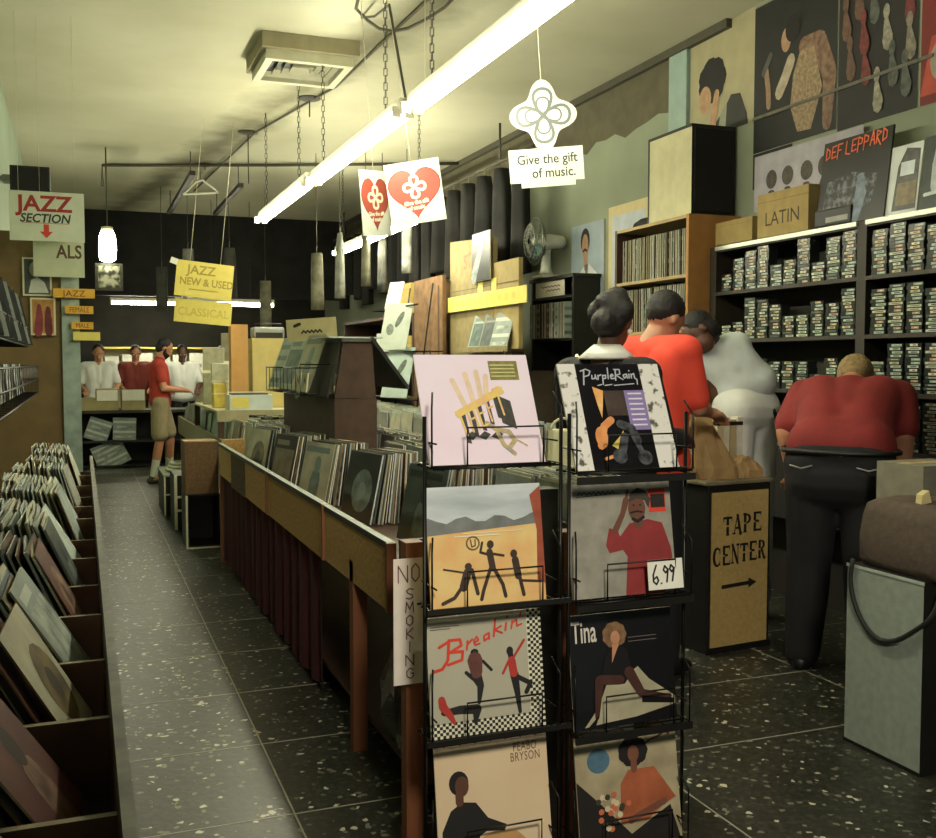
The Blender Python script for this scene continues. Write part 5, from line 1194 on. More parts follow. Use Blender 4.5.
# ------------------------------------------------------------------ ceiling fittings
vt = thing('ceiling_vent', 'square metal air vent hanging below the ceiling', 'air vent', (1.62, 7.78, CZ - .15)); vt.scale = (.9, .9, 1)
MB().prism([(-.40, -.42, .15), (.40, -.42, .15), (.40, .42, .15), (-.40, .42, .15)], (0, 0, -.11)).build('duct_box', mat('#8f8768', .7, .1, 10), vt)
mb = MB()
for (a, b_) in ((.36, .30),):
    for q in range(4):
        M4 = Matrix.Rotation(q * math.pi / 2, 4, 'Z'); c_ = a if q % 2 else b_; mb.box(-c_, c_, -a, -b_, -.03, .04, M=M4)
mb.build('outer_frame', mat('#b9b79a', .5, .08, 10), vt)
for k, a in enumerate((.285, .22, .155, .09)):
    mb = MB()
    for q in range(4):
        M4 = Matrix.Rotation(q * math.pi / 2, 4, 'Z'); mb.prism([M4 @ V((-a, -a, .0)), M4 @ V((a, -a, .0)), M4 @ V((a - .03, -a + .03, .045)), M4 @ V((-a + .03, -a + .03, .045))], (0, 0, .008))
    mb.build('louvre', mat('#a5a388', .5, .08, 10), vt)
MB().box(-.30, .30, -.30, .30, .036, .04).build('dark_throat', black_m, vt)
pipe_m = mat('#4a4636', .6, .2, 10)
def pipe(label, pts, r=.016, m=pipe_m): return tag(MB().tube(pts, r, 8).build('ceiling_pipe', m), label, 'pipe', None)
pipe('long dark pipe crossing the ceiling from side to side near the rear', [(.28, 12.9, 3.60), (.28, 12.95, CZ - .03), (2.2, 12.2, CZ - .03), (XR, 11.3, CZ - .03)], .020)
pipe('dark conduit running along the ceiling from the vent toward the rear', [(2.16, 6.2, CZ - .02), (2.09, 8.6, CZ - .02), (1.72, 10.6, CZ - .02), (1.5, 14.5, CZ - .02)], .011, mat('#5a5644', .7, .2, 10))
pipe('sagging loop of dark cable under the ceiling above the vent', [(1.70, 6.3, CZ)] + [(1.74 + .09 * i, 6.60 - .04 * i + .18 * math.sin(i * .52), CZ - .05 - .10 * math.sin(i * math.pi / 6)) for i in range(7)] + [(2.32, 6.2, CZ)], .011)
pipe('dark cable hanging from the ceiling down to the fluorescent strip joint', [(1.86, 6.9, CZ), (1.84, 6.5, CZ - .12), (1.76, 5.9, CZ - .25), (1.75, 5.55, 3.0)], .008)
for (lab, x, y, h) in (('round ceiling plate with a chain above the far end of the strip light', 1.66, 10.69, .5), ('dark round ceiling plate near the rear pipe', 1.44, 12.6, .04), ('hook plate on the ceiling behind the vent', 1.97, 9.13, .14)):
    t = thing('ceiling_plate', lab, 'ceiling fitting', (x, y, CZ))
    MB().lathe([(.0, -.03), (.05, -.028), (.10, -.012), (.105, 0)], 18).build('plate', mat('#3b382c', .6, .2, 10), t)
    MB().tube([(0, 0, -.025), (0, 0, -.03 - h)], .006, 6).build('hanger_rod', pipe_m, t)
ch = thing('clothes_hanger', 'white hanger shaped frame hanging from a dark bar near the rear ceiling', 'hanger', (1.42, 12.9, 3.55))
MB().tube([(-.21, 0, 0), (.21, 0, .05), (.16, 0, .09), (.02, 0, .19), (-.06, 0, .16), (-.21, 0, 0)], .012, 6).build('hanger_bar', white_m, ch)
MB().tube([(0, 0, .19), (0, 0, CZ - 3.55)], .004, 5).build('hook', steel_m, ch)
for lab, x, y0, y1 in (('dark unlit ceiling bar left of the white hanger', 1.2, 11.7, 14.9), ('dark unlit ceiling bar right of the white hanger', 1.82, 12.3, 14.8)):
    t = thing('ceiling_bar', lab, 'ceiling fitting', (x, y0, CZ - .30)); MB().box(-.03, .03, 0, y1 - y0, 0, .05).build('bar', mat('#302d24', .6, .2, 10), t)
    for yy in (.2, y1 - y0 - .2): MB().tube([(0, yy, .05), (0, yy, .30)], .006, 5).build('rod', pipe_m, t)
for lab, x, y, z0 in (('pull cord hanging beside the strip light, right of the heart signs', 2.12, 6.3, 3.22),):
    t = thing('pull_cord', lab, 'cord', (x, y, z0)); MB().tube([(0, 0, .03), (0, 0, CZ - z0)], .003, 5).build('cord', cream_m, t); MB().lathe([(0, 0), (.010, .008), (.008, .03), (.003, .036)], 10).build('knob', black_m, t)
hl = thing('hanging_lamp', 'bright white cylindrical lamp hanging at the rear left on a chain', 'lamp', (.298, 12.0, 2.62))
MB().lathe([(.05, 0), (.085, .02), (.095, .14), (.085, .28), (.06, .34)], 20).build('lamp_shade', mat((1, .99, .86), .4, 0, emit=42.0), hl)
MB().lathe([(.062, .34), (.062, .38), (.02, .39), (.0, .39)], 16).build('lamp_cap', white_metal, hl); MB().tube([(0, 0, .39), (0, 0, CZ - 2.62)], .008, 6).build('cord', pipe_m, hl)
hp_ = thing('hanging_picture', 'small dark framed panel hanging directly below the rear cylindrical lamp', 'picture', (.165, 12.0, 2.30))
MB().box(0, .29, 0, .10, 0, .30).build('box', mat('#4a4a3c', .6, .3, 16), hp_); MB().box(.03, .26, -.004, 0, .03, .27).build('front_print', mat('#2c2f2a', .5, .4, 14, col2='#a8a890', thr=(.45, .6)), hp_)
MB().tube([(.14, .05, .30), (.14, .05, .33)], .006, 5).build('hook', steel_m, hp_)
strip_light('short white fluorescent strip lying crosswise over the rear counter', 1.45, 15.0, 16.25, 2.34, CZ, (-.02, .02), along='x').location = (1.45, 15.1, 2.34)
# ------------------------------------------------------------------ stacks of far records (one uncountable mass)
def mass(x0, x1, y0, y1, z, n_s=1, h=S, hz=.02, lean=.0, axis='x'):
    """rows of sleeve tops filling an area: sleeves stand in planes of constant x (axis x) or y"""
    a = x0 if axis == 'x' else y0; e = x1 if axis == 'x' else y1
    c0, c1 = (y0, y1) if axis == 'x' else (x0, x1)
    n = max(1, int((c1 - c0) / .345)); w = (c1 - c0) / n
    for k in range(n):
        p = a
        while p < e:
            hh = h + rq.uniform(-hz, 0); c = c0 + (k + .5) * w + rq.uniform(-.012, .012); i = rq.randrange(8); m_ = rq.randrange(4)
            M4 = Matrix.Translation((p, c, z) if axis == 'x' else (c, p, z)) @ Matrix.Rotation(R(-90 + rq.uniform(-2, 2)) if axis == 'x' else R(rq.uniform(-2, 2)), 4, 'Z') @ Matrix.Rotation(-lean + R(rq.uniform(-2, 2)), 4, 'X')
            rest.box(-S/2, S/2, 0, .0045, 0, hh, faces=[i, i, 8 + m_, i, 8 + m_, i], M=M4); p += rq.uniform(.007, .014)
mass(1.535, 1.84, 3.0, 5.35, .768, lean=R(4))
mass(1.62, 1.84, 5.4, 7.6, .768, lean=R(4))
mass(1.10, 1.28, 6.6, 7.6, .768, lean=R(3))
# rear bin
def long_bin(label, x0, x1, y0, y1, zt, zb, m, fl=.0):
    t = thing('record_bin', label, 'record bin', (x0, y0, 0)); W_, L_ = x1 - x0, y1 - y0
    MB().box(0, .02, 0, L_, zb, zt).build('front_board', m, t); MB().box(W_ - .02, W_, 0, L_, zb, zt).build('back_board', m, t)
    MB().box(.02, W_ - .02, 0, .02, zb, zt).build('end_board', m, t); MB().box(.02, W_ - .02, L_ - .02, L_, zb, zt).build('end_board', m, t)
    MB().box(.02, W_ - .02, .02, L_ - .02, zb, zb + .02).build('bin_floor', wood_d, t)
    for (a, b_) in ((.02, .05), (W_ - .08, .05), (.02, L_ - .1), (W_ - .08, L_ - .1)): MB().box(a, a + .05, b_, b_ + .05, 0, zb).build('leg', wood_d, t)
    return t
long_bin('second record bin further back with cream sleeves, behind the long middle bin', 1.06, 1.95, 7.95, 12.4, .86, .66, mat('#8d8468', .7, .15, 8))
mass(1.11, 1.50, 8.0, 12.3, .70, h=.33, hz=.05, lean=R(8)); mass(1.55, 1.90, 8.0, 12.3, .70, h=.33, hz=.05, lean=R(2))
long_bin('record bin on the right behind the person in black, filled with pale sleeves', 2.42, 3.05, 5.9, 11.6, .92, .72, mat('#8d8468', .7, .15, 8))
mass(2.46, 3.0, 5.95, 11.5, .76, h=.33, hz=.05, lean=R(3))
o = rest.build('record_sleeve', REST_M); tag(o, 'many more record sleeves in the wall racks and the farther bins', 'records', kind='stuff')

# ------------------------------------------------------------------ A-shaped counter display on the middle bin
ad = thing('counter_display', 'dark brown A shaped counter display with wire baskets on top of the middle bin', 'display stand', (1.30, 5.44, .767))
bw = mat('#4b3626', .7, .2, 14)
MB().box(.0, .24, 0, 1.5, 0, .53).build('base_box', bw, ad)
MB().prism([(.0, 0, .532), (.235, 0, .532), (.215, 0, .84), (.05, 0, .84)], (0, .025, 0)).build('end_panel', bw, ad)
MB().prism([(.215, -.02, .875), (.43, -.02, .59), (.415, -.02, .58), (.205, -.02, .855)], (0, 1.5, 0)).build('side_panel', mat('#191714', .6, .2, 10), ad)
MB().prism([(.05, .03, .86), (-.04, .03, .54), (-.03, .03, .53), (.065, .03, .85)], (0, 1.45, 0)).build('side_panel', mat('#24211c', .6, .2, 10), ad)
MB().box(.04, .22, -.01, 1.48, .845, .862).build('top_board', mat('#5b5a4a', .6, .2, 14), ad)
MB().tube([(.235, -.006, .10), (.245, -.012, .15)], .012, 6).build('peg', black_m, ad)
for yy in (.15, .75):
    mb = MB()
    for z in (.55, .70): mb.tube([(-.05, yy, z), (-.16, yy, z), (-.16, yy + .5, z), (-.05, yy + .5, z)], .004, 5)
    for k in range(5): mb.tube([(-.16, yy + k * .125, .70), (-.16, yy + k * .125, .55), (-.05, yy + k * .125, .55)], .003, 5)
    mb.build('wire_basket', wire_m, ad)
MB().tube([(-.16, .15, .70), (-.16, .15, .72), (.05, .15, .72)], .004, 5).build('basket_rim', wire_m, ad)
for lab, y, i in (('pale sleeve leaning in the nearer basket of the A shaped display', 5.85, 2), ('pale sleeve leaning in the middle of the A shaped display', 6.30, 9), ('pale sleeve leaning in the far basket of the A shaped display', 6.62, 21)):
    put_sleeve(i, (1.185, y, 1.335), R(-90 + 8), R(20), lab, 'sleeves on the A shaped display').scale = (1, 1, 1.1)
for k, y in enumerate((5.62, 5.80)):
    t = thing('cassette_card', ['cream card nearest the end in the front wire basket', 'cream card just behind the nearest one in the front wire basket'][k], 'card', (1.165, y, 1.33), (R(-6), 0, R(-90))); MB().box(-.06, .06, 0, .008, 0, .11).build('card', cream_m, t)
    mb = MB(); M = lambda a, b_: (a, -.001, b_); stroke2(mb, [(-.03, .03), (-.02, .08), (.02, .05), (.03, .09)], .014, M); mb.build('print_mark', mat('#6d5a3c', .6), t)
t = put_sleeve(7, (1.43, 5.62, 1.634), R(0), 0, 'sleeve lying flat on top of the A shaped display', None); t.rotation_euler = (R(-90), 0, R(5)); t.location = (1.43, 5.46, 1.640)
sg = thing('header_card', 'tan header card with a dark scribble standing on the A shaped display', 'sign', (1.30, 6.0, 1.632), (0, R(-4), R(-20)))
MB().box(-.15, .15, 0, .01, 0, .13).build('card', mat('#a89f72', .7, .08, 14), sg)
mb = MB(); stroke2(mb, [(-.06 + .012 * i, .045 + .014 * (i % 2)) for i in range(11)], .010, lambda a, b_: (a, -.001, b_)); stroke2(mb, [(-.10, .09), (-.07, .10)], .02, lambda a, b_: (a, -.001, b_)); mb.build('dark_mark', ink_m, sg)

# ------------------------------------------------------------------ boxes and bits on the rear bin
def standing_board(name, label, x, y, z, w, h, th, m, rz=0, lean=0.0, cat='board'):
    return tag(MB().box(-w/2, w/2, 0, th, 0, h).build(name, m, None, (x, y, z), (-lean, 0, rz)), label, cat)
fill = thing('low_table', 'low slatted table top over the rear bin carrying boxes and trays', 'table', (1.06, 8.6, .0)); MB().box(0, .84, 0, 1.9, 1.07, 1.09).build('table_top', mat('#b5b08c', .6, .1, 12), fill)
for (a, b_) in ((.0, .0), (.79, 0), (0, 1.85), (.79, 1.85)): MB().box(a, a + .05, b_, b_ + .05, .862, 1.07).build('leg', wood_d, fill)
MB().box(-.01, .85, -.012, 0, 1.0, 1.095).build('apron', mat('#9c9674', .6, .1, 12), fill)
cardboard_box('large cream cardboard carton on the rear bin behind the wire baskets', 1.42, 9.05, 1.092, .34, .40, .62, mat('#c0b070', .8, .08, 10))
standing_board('cardboard_tube', 'tall orange tan cardboard slab standing left of the cream carton', 1.31, 9.06, 1.092, .15, .74, .10, mat('#bb8f54', .8, .08, 10), R(4), 0, 'cardboard')
t = thing('record_tray', 'open white tray of records with a blue and yellow front on the rear bin', 'tray', (1.16, 8.63, 1.092)); MB().box(0, .36, 0, .02, 0, .13).build('front', mat('#c3d0cc', .6, .1, 8), t); MB().box(0, .02, .02, .3, 0, .13).build('side', cream_m, t); MB().box(.34, .36, .02, .3, 0, .13).build('side', cream_m, t); MB().box(0.02, .34, .28, .3, 0, .15).build('back', cream_m, t); MB().box(.02, .34, .02, .28, .0, .01).build('base', cream_m, t)
MB().box(.02, .16, -.003, 0, .02, .11).build('yellow_label', yellow_m, t); MB().box(.03, .33, .04, .26, .10, .14).build('dark_contents', black_m, t)
t = thing('radio', 'grey portable radio on top of the cream carton', 'radio', (1.44, 9.10, 1.714)); MB().box(0, .28, 0, .2, 0, .10).build('case', mat('#8a8f88', .4, .1, 20), t, bevel=.02); MB().box(.02, .26, -.004, 0, .0, .05).build('speaker_grille', black_m, t); MB().tube([(.02, .05, .10), (.02, .05, .13), (.26, .05, .13), (.26, .05, .10)], .006, 5).build('handle', black_m, t)
for k, (x, y, z, w, h, m, lab) in enumerate(((1.18, 9.9, 1.092, .20, .55, '#9c9a80', 'grey green pack standing at the left end of the rear table'), (1.20, 9.5, 1.092, .16, .40, '#c9ccb4', 'white folded pack left of the orange tan slab'), (1.16, 9.2, 1.092, .12, .22, '#d8c458', 'small yellow pack in front of the white folded pack'), (1.40, 10.2, 1.092, .22, .70, '#6f6a52', 'dark grey green pack behind the cream carton'))):
    t = thing('paper_pack', lab, 'pack', (x, y, z), (R(-5), 0, R(10 * (k % 3 - 1)))); MB().box(-w/2, w/2, 0, .08, 0, h).build('pack', mat(m, .7, .2, 14), t, bevel=.008); MB().box(-w/2 - .001, w/2 + .001, -.001, .081, h * .55, h * .6).build('band', cream_m, t)
# dark tubes of cassettes lying on the near edge of rear bin
for k in range(10):
    o = link('cassette', CASS[4], None, (1.22 + .09 * (k % 5), 7.1 + .2 * (k // 5) + .05 * (k % 3), 1.095), (0, 0, R(60 + 13 * k))); tag(o, 'dark cassette lying loose on the record tops behind the farthest stack', 'cassette', 'loose dark cassettes on the records')

# ------------------------------------------------------------------ boxes beside the aisle
cardboard_box('brown cardboard box on a black crate beside the aisle past the middle bin', .76, 8.30, .44, .26, .35, .42, mat('#6d5233', .85, .2, 40))
t = thing('crate', 'black open crate with a pale edge under the brown cardboard box', 'crate', (.76, 8.28, 0)); MB().box(0, .27, 0, .40, 0, .02).build('base', black_m, t)
for (a, b_, c, d) in ((0, .02, 0, .4), (.25, .27, 0, .4), (.02, .25, .38, .4)): MB().box(a, b_, c, d, .02, .43).build('side', black_m, t)
MB().box(-.004, .012, -.006, .0, .0, .43).build('edge_strip', cream_m, t); MB().box(0, .27, -.006, 0, .0, .012).build('edge_strip', cream_m, t); MB().box(.0, .27, 0, .4, .425, .436).build('lid', black_m, t)
t = thing('crate', 'low black crate topped with a white coiled rope near the shorts wearer', 'crate', (.72, 10.0, 0)); MB().box(0, .34, 0, .8, .02, .40).build('box', black_m, t); MB().box(-.004, .01, -.006, 0, .02, .40).build('edge_strip', cream_m, t); MB().box(0, .34, -.006, 0, .22, .235).build('edge_strip', cream_m, t); MB().box(-.01, .35, -.01, .81, .40, .42).build('rim', mat('#8d9278', .7, .2, 20), t)
mb = MB()
for k in range(3): mb.tube([(.12 * math.cos(a) * (1 - k * .15), .18 * math.sin(a) * (1 - k * .15), k * .03) for a in [2 * math.pi * i / 20 for i in range(20)]], .018, 6, closed=True)
tag(mb.build('rope', mat('#b9bda4', .9, .1, 40), None, (.89, 10.3, .44)), 'coil of pale rope lying on the low black crate', 'rope')
t = thing('crate', 'black crate with pale trim between the brown box and the rope crate', 'crate', (.745, 9.15, 0)); MB().box(0, .30, 0, .5, .02, .50).build('box', black_m, t); MB().box(-.005, .02, -.006, 0, .02, .50).build('edge_strip', cream_m, t); MB().box(.02, .10, -.006, 0, .30, .32).build('edge_strip', cream_m, t); MB().box(.02, .10, -.006, 0, .18, .20).build('edge_strip', cream_m, t)
crumpled('plastic_bag', 'dark crumpled plastic bag under the near end of the middle bin', 'bag', (1.12, 3.32, .142), [(0, 0, 0, .10, .12), (0, 0, .10, .14, .16), (-.01, 0, .22, .13, .15), (-.02, .02, .34, .10, .12), (-.02, .03, .42, .07, .08), (0, .03, .47, .03, .04)], mat('#2c2b2a', .18, .2, 12, coat=.6), 6, .022)
# ------------------------------------------------------------------ right middle: cabinet, fan, cartons, hanging stock
cb = thing('display_cabinet', 'narrow black display cabinet with a white card and a shelf of records under the fan', 'cabinet', (4.0, 7.86, 0))
MB().box(0, .26, 0, .04, 0, 2.26).build('side_panel', black_m, cb); MB().box(0, .26, .84, .88, 0, 2.26).build('side_panel', black_m, cb); MB().box(.245, .26, .04, .84, 0, 2.24).build('back_panel', black_m, cb); MB().box(-.02, .265, -.02, .89, 2.24, 2.27).build('top_board', black_m, cb)
for z in (.9, 1.30, 1.69, 2.07): MB().box(0, .245, .04, .84, z, z + .02).build('shelf', mat('#26231d', .6, .2, 10), cb)
wc = MB().box(.005, .012, .20, .80, 2.095, 2.235).build('header_card', mat('#c9c4b0', .6, .05, 20), cb, )
mb = MB()
for k in range(2): stroke2(mb, [(.28 + .035 * i, 2.18 - .035 * k + .012 * (i % 2)) for i in range(12 - 3 * k)], .010, lambda a, b_: (.004 - .00002 * (len(mb.f) % 50), a, b_))
mb.build('handwriting_mark', mat('#5a3a34', .6), cb)
spine_row(7.92, 8.66, 1.713, 3.92, 'record standing spine out in the black cabinet under the fan', 'records in the black cabinet', (.02, .05))

fn = thing('desk_fan', 'white pedestal desk fan with a round wire cage on top of the black cabinet', 'fan', (4.045, 8.52, 2.272), (0, 0, R(-95)))
wm = mat('#b9bcae', .4, .06, 20)
MB().prism([(-.13, -.09, 0), (.13, -.09, 0), (.13, .09, 0), (-.13, .09, 0)], (0, 0, .03)).build('base', wm, fn, bevel=.01)
MB().lathe([(.07, .03), (.05, .08), (.042, .24), (.05, .27), (.0, .275)], 16).build('pedestal', wm, fn)
mb = MB(); cap(mb, (0, .13, .34), (0, -.02, .34), .065, .075); mb.build('motor_housing', wm, fn)
mb = MB()
for k in range(28):
    a = 2 * math.pi * k / 28; ca, sa = math.cos(a), math.sin(a)
    mb.tube([(.03 * ca, -.17, .34 + .03 * sa), (.14 * ca, -.165, .34 + .14 * sa), (.205 * ca, -.13, .34 + .205 * sa), (.215 * ca, -.10, .34 + .215 * sa), (.14 * ca, -.05, .34 + .14 * sa), (.06 * ca, -.03, .34 + .06 * sa)], .0028, 4)
mb.build('wire_cage', steel_m, fn)
for r_, y_ in ((.216, -.11), (.15, -.165), (.08, -.17)): MB().tube([(r_ * math.cos(a), y_, .34 + r_ * math.sin(a)) for a in [2 * math.pi * i / 32 for i in range(32)]], .005, 5, closed=True).build('cage_ring', steel_m, fn)
for k in range(4):
    a = math.pi / 2 * k + .3; ca, sa = math.cos(a), math.sin(a); c2, s2 = math.cos(a + .75), math.sin(a + .75)
    mb = MB(); mb.prism([(.03 * ca, -.10, .34 + .03 * sa), (.18 * ca, -.12, .34 + .18 * sa), (.18 * c2, -.09, .34 + .18 * s2), (.03 * c2, -.085, .34 + .03 * s2)], (0, .004, 0)); mb.build('blade', mat('#5c7a76', .25, .1, 10, coat=.5), fn)
MB().lathe([(0, 0), (.03, .005), (.03, .05), (0, .055)], 14, M=Matrix.Translation((0, -.085, .34)) @ Matrix.Rotation(R(90), 4, 'X')).build('hub', wm, fn)
# framed posters behind
wall_item('poster', 'framed poster of a moustached person in a white suit on the right wall', 'poster', XR - .012, 8.42, 1.98, .62, .76, .01, mat('#93a2ac', .6, .1, 6), 0,
    [('person_suit', mat('#c9ccc8', .6, .1, 12), lambda mb, M: mb.poly([M(.12, .02), M(.2, .38), M(.42, .52), M(.56, .52), M(.8, .40), M(.92, .02)])), ('person_hair', hair_b, lambda mb, M: blob2(mb, .44, .80, .14, .15, M)), ('person_face', mat('#a8805e', .6), lambda mb, M: (blob2(mb, .44, .74, .10, .14, M), stroke2(mb, [(.45, .62), (.46, .50)], .12, M))),
     ('person_shirt', mat('#55585a', .6), lambda mb, M: mb.poly([M(.42, .52), M(.54, .52), M(.50, .30)])), ('person_moustache', hair_b, lambda mb, M: stroke2(mb, [(.38, .68), (.44, .70), (.50, .68)], .03, M))], edge=mat('#b9a878', .7, .05, 20))
wall_item('poster', 'cream bordered poster with a pale wash, right of the white suited poster', 'poster', XR - .012, 7.72, 1.98, .66, .84, .01, mat('#c9b98a', .7, .06, 10), 0,
    [('pale_picture', mat('#b4bcc4', .6, .12, 5), lambda mb, M: rect(mb, M, .1, .08, .92, .90)), ('picture_figure', mat('#5a4c44', .6, .3, 20), lambda mb, M: stroke2(mb, [(.3, .5), (.26, .1)], .14, M))])
tag(MB().prism([(0, 0, 0), (.25, 0, 0), (.2, 0, .06), (.08, 0, .09), (.02, 0, .05)], (0, .3, 0)).build('cloth_heap', mat('#1d1b1a', .9, .3, 20), None, (3.92, 6.45, 2.498)), 'small dark heap of cloth on the record shelf beside the loudspeaker', 'cloth')
# cardboard clad unit with red stamp and the yellow label strip
cu = thing('stock_unit', 'stock unit clad in tan cardboard with a red stamp, left of the fan', 'shelf unit', (3.60, 8.10, 0))
cm = mat('#8a7c54', .85, .14, 10)
MB().prism([(0, .62, 1.42), (0, 1.80, 1.42), (0, 1.80, 2.74), (0, .62, 2.66)], (.04, 0, 0)).build('cardboard_face', cm, cu)
MB().prism([(0.005, .05, 1.42), (0.005, .62, 1.42), (0.005, .62, 2.42), (0.005, .05, 2.42)], (.04, 0, 0)).build('cardboard_face', mat('#a28f5e', .85, .10, 10), cu)
MB().box(.05, .36, .05, 1.80, 0, 1.40).build('cabinet', mat('#4b4230', .8, .2, 10), cu); MB().box(.05, .36, .05, 1.80, 1.40, 1.42).build('shelf', wood_d, cu)
text('STAX', .20, mat('#b05a44', .7), cu, (-.002, 1.15, 2.44), name='red_stamp', yaw=R(-90), bold=.004, roll=R(-4))
MB().box(-.002, 0, .05, 1.75, 2.215, 2.222).build('fold_line', mat('#5c5030', .8), cu)
for y_ in (.95, .60): MB().box(-.004, 0, y_ - .06, y_ + .06, 2.17, 2.28).build('yellow_label', yellow_m, cu)
t = wall_item('record_jacket', 'black and silver record jacket clipped over the red stamp', 'record', 3.565, 9.18, 2.27, .46, .46, .01, mat('#2c302f', .4, .3, 10), 0, [('cover_shape', mat('#8d9a98', .5, .3, 20), lambda mb, M: (stroke2(mb, [(.1, .1), (.3, .4), (.7, .9)], .16, M, 0, [.3, .26, .1])))])
yb = wall_item('shelf_label', 'long yellow label strip with faint lettering across the cardboard unit', 'sign', 3.56, 9.86, 2.01, 1.98, .15, .006, yellow_m, 0, [('faint_lettering', mat('#dccb5a', .6), lambda mb, M: [rect(mb, M, .04 + k * .08, .3, .08 + k * .08, .7) for k in range(11)])])
for k, (y, w, i) in enumerate(((9.0, .34, 0), (8.72, .34, 9), (8.44, .30, 5))):
    o = put_sleeve([9, 0, 5][k], (3.52, y, 1.62), R(-90 + 6), R(16), ['left sleeve propped below the yellow label strip', 'middle sleeve propped below the yellow label strip', 'right sleeve propped below the yellow label strip'][k], 'sleeves below the yellow label strip'); o.scale = (1.05, 1, 1.1)
lg = thing('ledge', 'narrow ledge holding the propped sleeves below the yellow strip', 'shelf', (3.44, 8.0, 1.59)); MB().box(0, .16, 0, 1.3, 0, .025).build('board', wood_d, lg); MB().box(-.01, 0, 0, 1.3, 0, .05).build('lip', cm, lg); MB().box(.06, .16, .02, .05, -.15, 0).build('bracket', wood_d, lg)
# brown panel and cartons further left
bp_ = thing('wooden_column', 'brown knotted board column left of the cardboard clad unit', 'column', (3.5, 9.86, 0)); MB().box(0, .04, 0, .95, 0, 2.40).build('board', mat('#7d5c38', .75, .25, 9), bp_); MB().box(.04, .5, .90, .95, 0, 2.40).build('return_board', mat('#6d4f30', .75, .2, 9), bp_); MB().box(-.004, 0, .10, .14, .5, 2.3).build('join', mat('#4a3522', .8), bp_)
cardboard_box('tan carton high on the shelf left of the brown column', 3.5, 10.95, 2.06, .4, .75, .34, mat('#ac9550', .85, .1, 10))
cardboard_box('yellow tan carton below the dark gap left of the brown column', 3.5, 10.95, 1.38, .4, 1.2, .42, mat('#b39c50', .85, .1, 10))
t = thing('stock_shelf', 'dark shelf unit holding cartons along the right wall at the rear', 'shelf unit', (3.5, 10.85, 0)); MB().box(0, .7, 0, 3.2, 2.02, 2.055).build('shelf', wood_d, t); MB().box(0, .7, 0, 3.2, 1.34, 1.375).build('shelf', wood_d, t); MB().box(.68, .70, 0, 3.2, 0, 2.02).build('back', black_m, t)
for y in (0, 3.16): MB().box(0, .68, y, y + .04, 0, 2.02).build('side', wood_d, t)
for k, (x, y, z, w, h, ln, m, lab) in enumerate(((2.80, 9.35, 1.62, .36, .46, 14, '#b4bdb0', 'large pale sleeve with dark marks leaning on the right rear rack'), (2.78, 9.25, 1.16, .34, .50, 16, '#a9bab4', 'pale green sleeve leaning below the large pale sleeve'), (3.02, 10.1, 2.05, .20, .30, 18, '#d5d8d2', 'plain white card tilted above the large pale sleeve'), (2.95, 10.2, 1.50, .20, .30, 4, '#c9ccc8', 'plain white card left of the large pale sleeve'))):
    t = thing('display_sleeve', lab, 'record', (x, y, z), (R(-ln), 0, R(-60))); MB().box(-w/2, w/2, 0, .006, 0, h).build('cover', mat(m, .5, .1, 6), t)
    if k < 2:
        mb = MB(); blob2(mb, .04, .30, .035, .09, lambda a, b_: (a, -.001, b_), 0, 12, -.5); mb.build('cover_mark', mat('#5f6a5e', .5, .3, 30), t); mb = MB(); blob2(mb, -.07, .20, .05, .06, lambda a, b_: (a, -.001, b_), 0, 12, .4); mb.build('cover_mark', mat('#7c887a', .5, .3, 30), t)
rk = thing('wire_rack', 'wire rack with sloping tiers of sleeves on the right bin', 'display rack', (2.80, 9.0, .94)); mb = MB()
for z in (.2, .66, 1.1): mb.tube([(.15, 0, z), (.10, 1.4, z), (.45, 1.4, z)], .008, 5)
for y in (0, .7, 1.4): mb.tube([(.12, y, 0), (.30, y, 1.3)], .008, 5)
mb.build('frame', wire_m, rk); MB().box(.1, .4, 0, 1.4, .655, .665).build('tier', wire_m, rk); MB().box(.1, .4, 0, 1.4, .195, .205).build('tier', wire_m, rk)
# hanging dark garments and pale strips in the rear
rail = thing('clothes_rail', 'long dark rail under the ceiling at the rear right carrying hanging garments', 'rail', (0, 0, 0)); MB().tube([(3.95, 8.6, 3.5), (3.95, 16.5, 3.5)], .02, 8).build('bar', pipe_m, rail)
for y in (9.4, 12.5, 15.8): MB().tube([(3.95, y, 3.5), (3.95, y, CZ)], .012, 6).build('rod', pipe_m, rail)
def garment_hang(label, x, y, z0, z1, w, m, rz, group, fold=5, ph=0):
    t = thing('hanging_garment', label, 'garment', (x, y, z0), (0, 0, rz), group)
    mb = MB(); n = 24; L2 = z1 - z0
    for r_ in range(6):
        q = r_ / 5; ww = w * (.55 + .45 * (1 - q) ** .6) if q < .98 else w * .35
        for i in range(n):
            a = 2 * math.pi * i / n; k = 1 + .10 * math.sin(a * fold + ph) * (1 - q * .6)
            mb.v.append((ww / 2 * math.cos(a) * k, .075 * math.sin(a) * k, L2 * q))
    for r_ in range(5):
        for i in range(n): mb.f.append((r_ * n + i, r_ * n + (i + 1) % n, (r_ + 1) * n + (i + 1) % n, (r_ + 1) * n + i)); mb.m.append(0); mb.sm.append(True)
    mb.f += [tuple(range(n))[::-1], tuple(range(5 * n, 6 * n))]; mb.m += [0, 0]; mb.sm += [False, False]
    mb.build('cloth', m, t); MB().tube([(0, 0, L2), (0, 0, L2 + .06), (.02, 0, L2 + .08)], .004, 5).build('hook', steel_m, t)
    return t
dk1 = [mat('#161513', .95, .3, 8), mat('#1d1c19', .95, .3, 8), mat('#100f0f', .95, .3, 8)]
